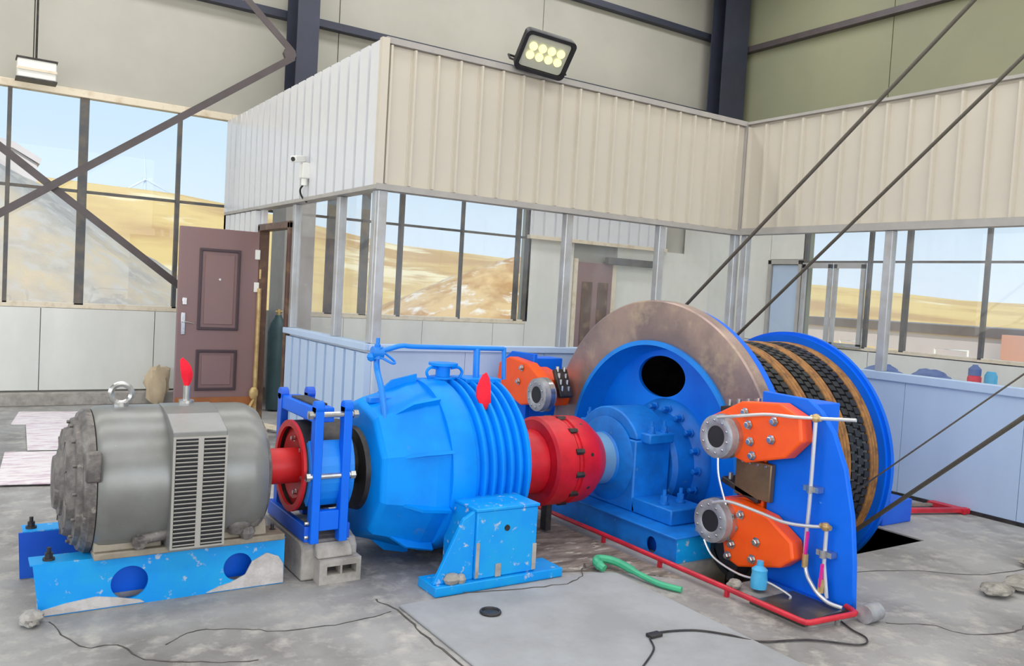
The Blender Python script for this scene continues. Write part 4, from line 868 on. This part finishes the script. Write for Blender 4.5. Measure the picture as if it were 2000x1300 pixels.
# ------------------------------------------------------------------ small things on the floor
gh = thing('hook_bar', (3.05, 3.25, 0), 'green painted steel pinch bar lying beside the red pipe', 'tool')
MB().tube(smoothpath([(2.96, 3.44, .03), (2.95, 3.50, .05), (3.0, 3.53, .055), (3.06, 3.45, .05), (3.08, 3.28, .03), (3.10, 3.15, .02), (3.15, 3.04, .018)]), [.010]*0+[.022 if i < 30 else .016 for i in range(49)], 8).build('bar', M_GREEN, gh)
MB().sphere((2.955, 3.475, .04), .028, 10).build('hook_end', M_GREEN, gh)
MB().tube([(2.08+.045*math.cos(2*PI*i/24), 3.20+.045*math.sin(2*PI*i/24), .021) for i in range(24)], .007, 6, closed=True).cyl((2.08, 3.20, .0145), (2.08, 3.20, .020), .05, 24).build('drain_cap', M_DARK, None, label='small round black cap on the floor slab', cat='cap')
MB().tube(smoothpath([(2.30, 2.42, .018), (2.50, 2.55, .018), (2.60, 2.67, .02), (2.80, 2.63, .02), (2.92, 2.52, .02), (3.02, 2.42, .008), (3.25, 2.33, .008), (3.42, 2.19, .008), (3.52, 2.22, .008), (3.55, 2.32, .008), (3.60, 2.42, .008)]), .0045, 6).build('floor_cable', M_DARK, None, label='thin black cable snaking over the slab to the drip tray', cat='cable')
MB().box(2.57, 2.64, 2.64, 2.68, .0145, .03).build('floor_clip', M_DARK, None, label='small brown clip on the cable on the slab', cat='clip', bevel=0.004)
MB().lathe(2.35, .045, [(3.69,.02),(3.69,.045),(3.76,.045),(3.80,.042),(3.80,.02)], 16).build('pipe_stub', M_SILV, None, label='short grey pipe stub beside the foot of the near pedestal', cat='pipe')
def lump(name, c, r, material, label, cat, sq=(1,1,.6), seed=0):
    b = MB().sphere((0,0,0), 1, 20)
    for v in b.v:
        k_ = 1+.35*noise.noise(v*1.7+Vector((seed, seed*2, 0)))+.15*noise.noise(v*4.1)
        v.xyz = Vector((v.x*sq[0], v.y*sq[1], v.z*sq[2]))*r*k_
    mn = min(v.z for v in b.v)
    for v in b.v: v.xyz = v+Vector((c[0], c[1], c[2]-mn))
    return b.build(name, material, None, label=label, cat=cat)
lump('rag', (4.78, 2.27, .001), .075, M_RAG, 'crumpled grey rag on the floor at right, the left one', 'rag', (1.3,1.0,.38), 3)
lump('rag', (5.03, 2.25, .001), .085, M_RAG, 'crumpled grey rag on the floor at the right picture edge', 'rag', (1.4,1.0,.40), 5)
lump('rag', (5.6, 2.45, .001), .08, M_RAG, 'pale crumpled rag on the floor below the right partition', 'rag', (1.5,.8,.4), 9)
lump('rag', (3.46, 2.96, .001), .035, M_RAG, 'small dirty rag between the lower caliper and the red pipe', 'rag', (1.3,1,.7), 11)
lump('mortar_lump', (.27, 3.93, .001), .06, M_MORTAR, 'pale mortar lump at the left corner of the motor base', 'rubble', (.8,1.0,.5), 13)
lump('paper_bag', (1.86, 10.05, .001), .17, M_TAN, 'crumpled tan paper bag against the wall left of the door', 'bag', (.75,.5,1.3), 4)
def sheet(pts, z, material, label, seed):
    b = MB(); b.prism('z', pts, z, z+.006); return b.build('cardboard_sheet', material, None, label=label, cat='cardboard', group='cardboard sheets on the floor')
sheet([(.50, 9.80), (1.30, 9.68), (1.22, 8.85), (.40, 9.05)], .001, M_CARD, 'pale cardboard sheet on the floor nearest the back wall', 1)
sheet([(.52, 9.02), (1.12, 8.9), (1.02, 7.6), (.46, 7.7)], .008, M_CARD, 'pinkish cardboard sheet in the middle of the row behind the motor', 2)
sheet([(.30, 7.62), (.95, 7.52), (.90, 6.35), (.21, 6.50)], .015, M_CARD, 'pinkish cardboard sheet closest to the end of the motor', 3)
MB().box(-.05, .18, 6.9, 7.35, .001, .03).build('dark_board', M_DARK, None, label='dark board edge at the left picture border', cat='board')
MB().obox((2.2, 9.2, .02), (2.6, 8.2, .02), .10, .03).obox((2.35, 8.6, .05), (2.75, 7.7, .05), .08, .03).build('door_sill_boards', M_TRIM, None, label='pale timber strips on the floor in front of the doorway', cat='timber')

# ------------------------------------------------------------------ inside the control room
dk = thing('control_desk', (8.1, 3.9, 0), 'low white desk inside the glazed room at right', 'desk')
MB().box(7.6, 8.5, 2.6, 5.3, .76, .80).build('desk_top', M_WHITE, dk, bevel=0.006)
for x, y in ((7.68, 2.7), (8.42, 2.7), (7.68, 5.2), (8.42, 5.2)): MB().box(x-.03, x+.03, y-.03, y+.03, 0, .76).build('leg', M_WHITE, dk)
lump('cushion', (7.9, 5.02, .801), .16, M_NAVY, 'navy cushion on the desk behind the glass, farther from the picture edge', 'cushion', (.6,1.2,.55), 21)
lump('cushion', (7.9, 4.52, .801), .16, M_NAVY, 'navy cushion on the desk behind the glass, beside the other cushion', 'cushion', (.6,1.2,.6), 23)
b2 = thing('drink_bottle', (7.9, 4.11, .801), 'small red and blue drink bottle on the desk behind the glass', 'bottle')
MB().tube([(7.9, 4.11, z) for z in (.802, .806, .97, .99)], [.05, .06, .06, .05], 14).build('red_label', M_FLAG, b2)
MB().tube([(7.9, 4.11, z) for z in (.99, 1.05, 1.08, 1.09)], [.055, .055, .025, .022], 14).build('bottle_neck', M_NAVY, b2)
MB().tube([(7.9, 3.96, z) for z in (.801, 1.0, 1.04)], [.055, .055, .035], 14).build('thermos_cup', M_AQUA, None, label='teal cup beside the red and blue bottle on the desk', cat='cup')

# ------------------------------------------------------------------ outdoors
def hill_h(x, y):
    d = math.hypot(x-3, y-3); a = math.atan2(x, y)       # 0 = +Y, pi/2 = +X
    if y > YB and d < 16: return -.15
    t = max(0, min(1, (d-16)/90)); t = t*t*(3-2*t)
    az = math.degrees(a)
    T = [(-180,2.0),(-60,3.5),(-10,5.3),(10.8,5.0),(16,4.4),(20,3.8),(24.7,3.0),(33.7,2.5),(53.6,1.9),(62,1.35),(90,1.0),(180,2.0)]
    el_ = 2.0
    for (a0, e0), (a1, e1) in zip(T, T[1:]):
        if a0 <= az <= a1: el_ = e0+(e1-e0)*(az-a0)/(a1-a0)
    h = (106*math.tan(math.radians(el_))+1.5)*t*(1-.25*max(0, d-106)/154)
    h += (.7*noise.noise(Vector((x*.018, y*.018, 0)))+.35*noise.noise(Vector((x*.06, y*.06, 3))))*t
    return h-.15
tg = MB(); vs = []; fs = []
rad = [0, 9, 14, 17, 20, 24, 29, 35, 42, 50, 60, 70, 82, 95, 108, 125, 150, 190, 260]; NA = 180
for r in rad:
    for j in range(NA):
        a = 2*PI*j/NA; x_, y_ = 3+r*math.sin(a), 3+r*math.cos(a); vs.append((x_, y_, hill_h(x_, y_) if r > 12 else -.3))
for i in range(len(rad)-1):
    for j in range(NA): fs.append((i*NA+j, i*NA+(j+1) % NA, (i+1)*NA+(j+1) % NA, (i+1)*NA+j))
tg.add(vs, fs).build('hillside_terrain', M_HILL, None, smooth=80, kind='structure', label='dry yellow hills outside the windows')
def heap(name, c, rx, ry, h, material, label, sharp=1.0, seed=1):
    b = MB(); n, m_ = 64, 20; vs = []; fs = []
    for i in range(m_+1):
        t = i/m_
        for j in range(n):
            a = 2*PI*j/n; x_, y_ = c[0]+rx*t*math.cos(a), c[1]+ry*t*math.sin(a)
            z = h*(1-t**sharp)*(1+.10*noise.noise(Vector((x_*.5, y_*.5, seed))))+.12*noise.noise(Vector((x_*1.7, y_*1.7, seed)))
            vs.append((x_, y_, z-.2))
    for i in range(m_):
        for j in range(n): fs.append((i*n+j, i*n+(j+1) % n, (i+1)*n+(j+1) % n, (i+1)*n+j))
    return b.add(vs, fs).build(name, material, None, smooth=60, label=label, cat='spoil heap')
heap('spoil_heap', (-1.2, 25.0, 0), 8.6, 8.0, 5.6, M_HEAP, 'grey gravel spoil heap outside the left window', 1.0, 2)
heap('spoil_heap', (18.5, 27.5, 0), 7.5, 6.5, 3.2, M_MOUND, 'tan earth mound outside, seen through the partition glass', 1.25, 6)
hb_ = thing('grey_silo_shed', (-2.3, 33, 0), 'pale grey shed beyond the spoil heap at the left picture edge', 'building')
MB().prism('y', [(-6,0),(1.9,0),(1.88,4.75),(1.2,5.15),(0,5.4),(-3,5.5),(-6,5.4)], 31, 36).build('wall', M_OUTW, hb_)
MB().prism('y', [(1.95,4.75),(1.2,5.16),(0,5.41),(-3,5.51),(-6,5.41),(-6,5.6),(-3,5.7),(0,5.6),(1.25,5.35),(2.0,4.92)], 30.9, 36.1).build('roof', M_OUTW, hb_)
wt = thing('wind_turbine', (228.5, 1390, -5), 'distant white wind turbine on the skyline left of the door', 'wind turbine')
M_TURB = mat('turbine_white', (196, 206, 216), 0.6)
tx, ty = 228.5, 1390.0
MB().tube([(tx, ty, -5), (tx, ty, 142)], [3.2, 1.8], 12).build('tower', M_TURB, wt)
MB().box(tx-4, tx+10, ty-2, ty+2, 141, 146).build('nacelle', M_TURB, wt)
for a in (95, 215, 335):
    q = math.radians(a); MB().tube([(tx, ty-3, 143), (tx+14*math.cos(q), ty-3, 143+14*math.sin(q)), (tx+42*math.cos(q), ty-3, 143+42*math.sin(q))], [1.2, 1.8, .3], 8).build('blade', M_TURB, wt)
lb = thing('outdoor_shed', (34, 8, 0), 'long low grey building outside the right windows', 'building')
MB().box(30, 36, -6, 24.5, -.1, .93).build('wall', M_OUTW, lb); MB().box(29.93, 36.4, -6.3, 24.8, .93, 1.27).build('roof', M_OUTR, lb)
MB().box(29.2, 29.58, 9.5, 14.4, -.1, 1.08).build('salmon_wall', M_PINKW, lb)
for (x, y0_, y1_) in ((22, 11.67, 12.57), (22, 14.65, 15.5)):
    t_ = thing('barrier_frame', (x, (y0_+y1_)/2, -.1), 'white tubular barrier frame outside the right window, '+('nearer the picture edge' if y0_ < 13 else 'nearer the drum'), 'barrier', 'white barrier frames outside')
    MB().tube([(x, y0_, -.1), (x, y0_, .69), (x, y1_, .69), (x, y1_, -.1)], .035, 6).build('frame', M_WHITE, t_)
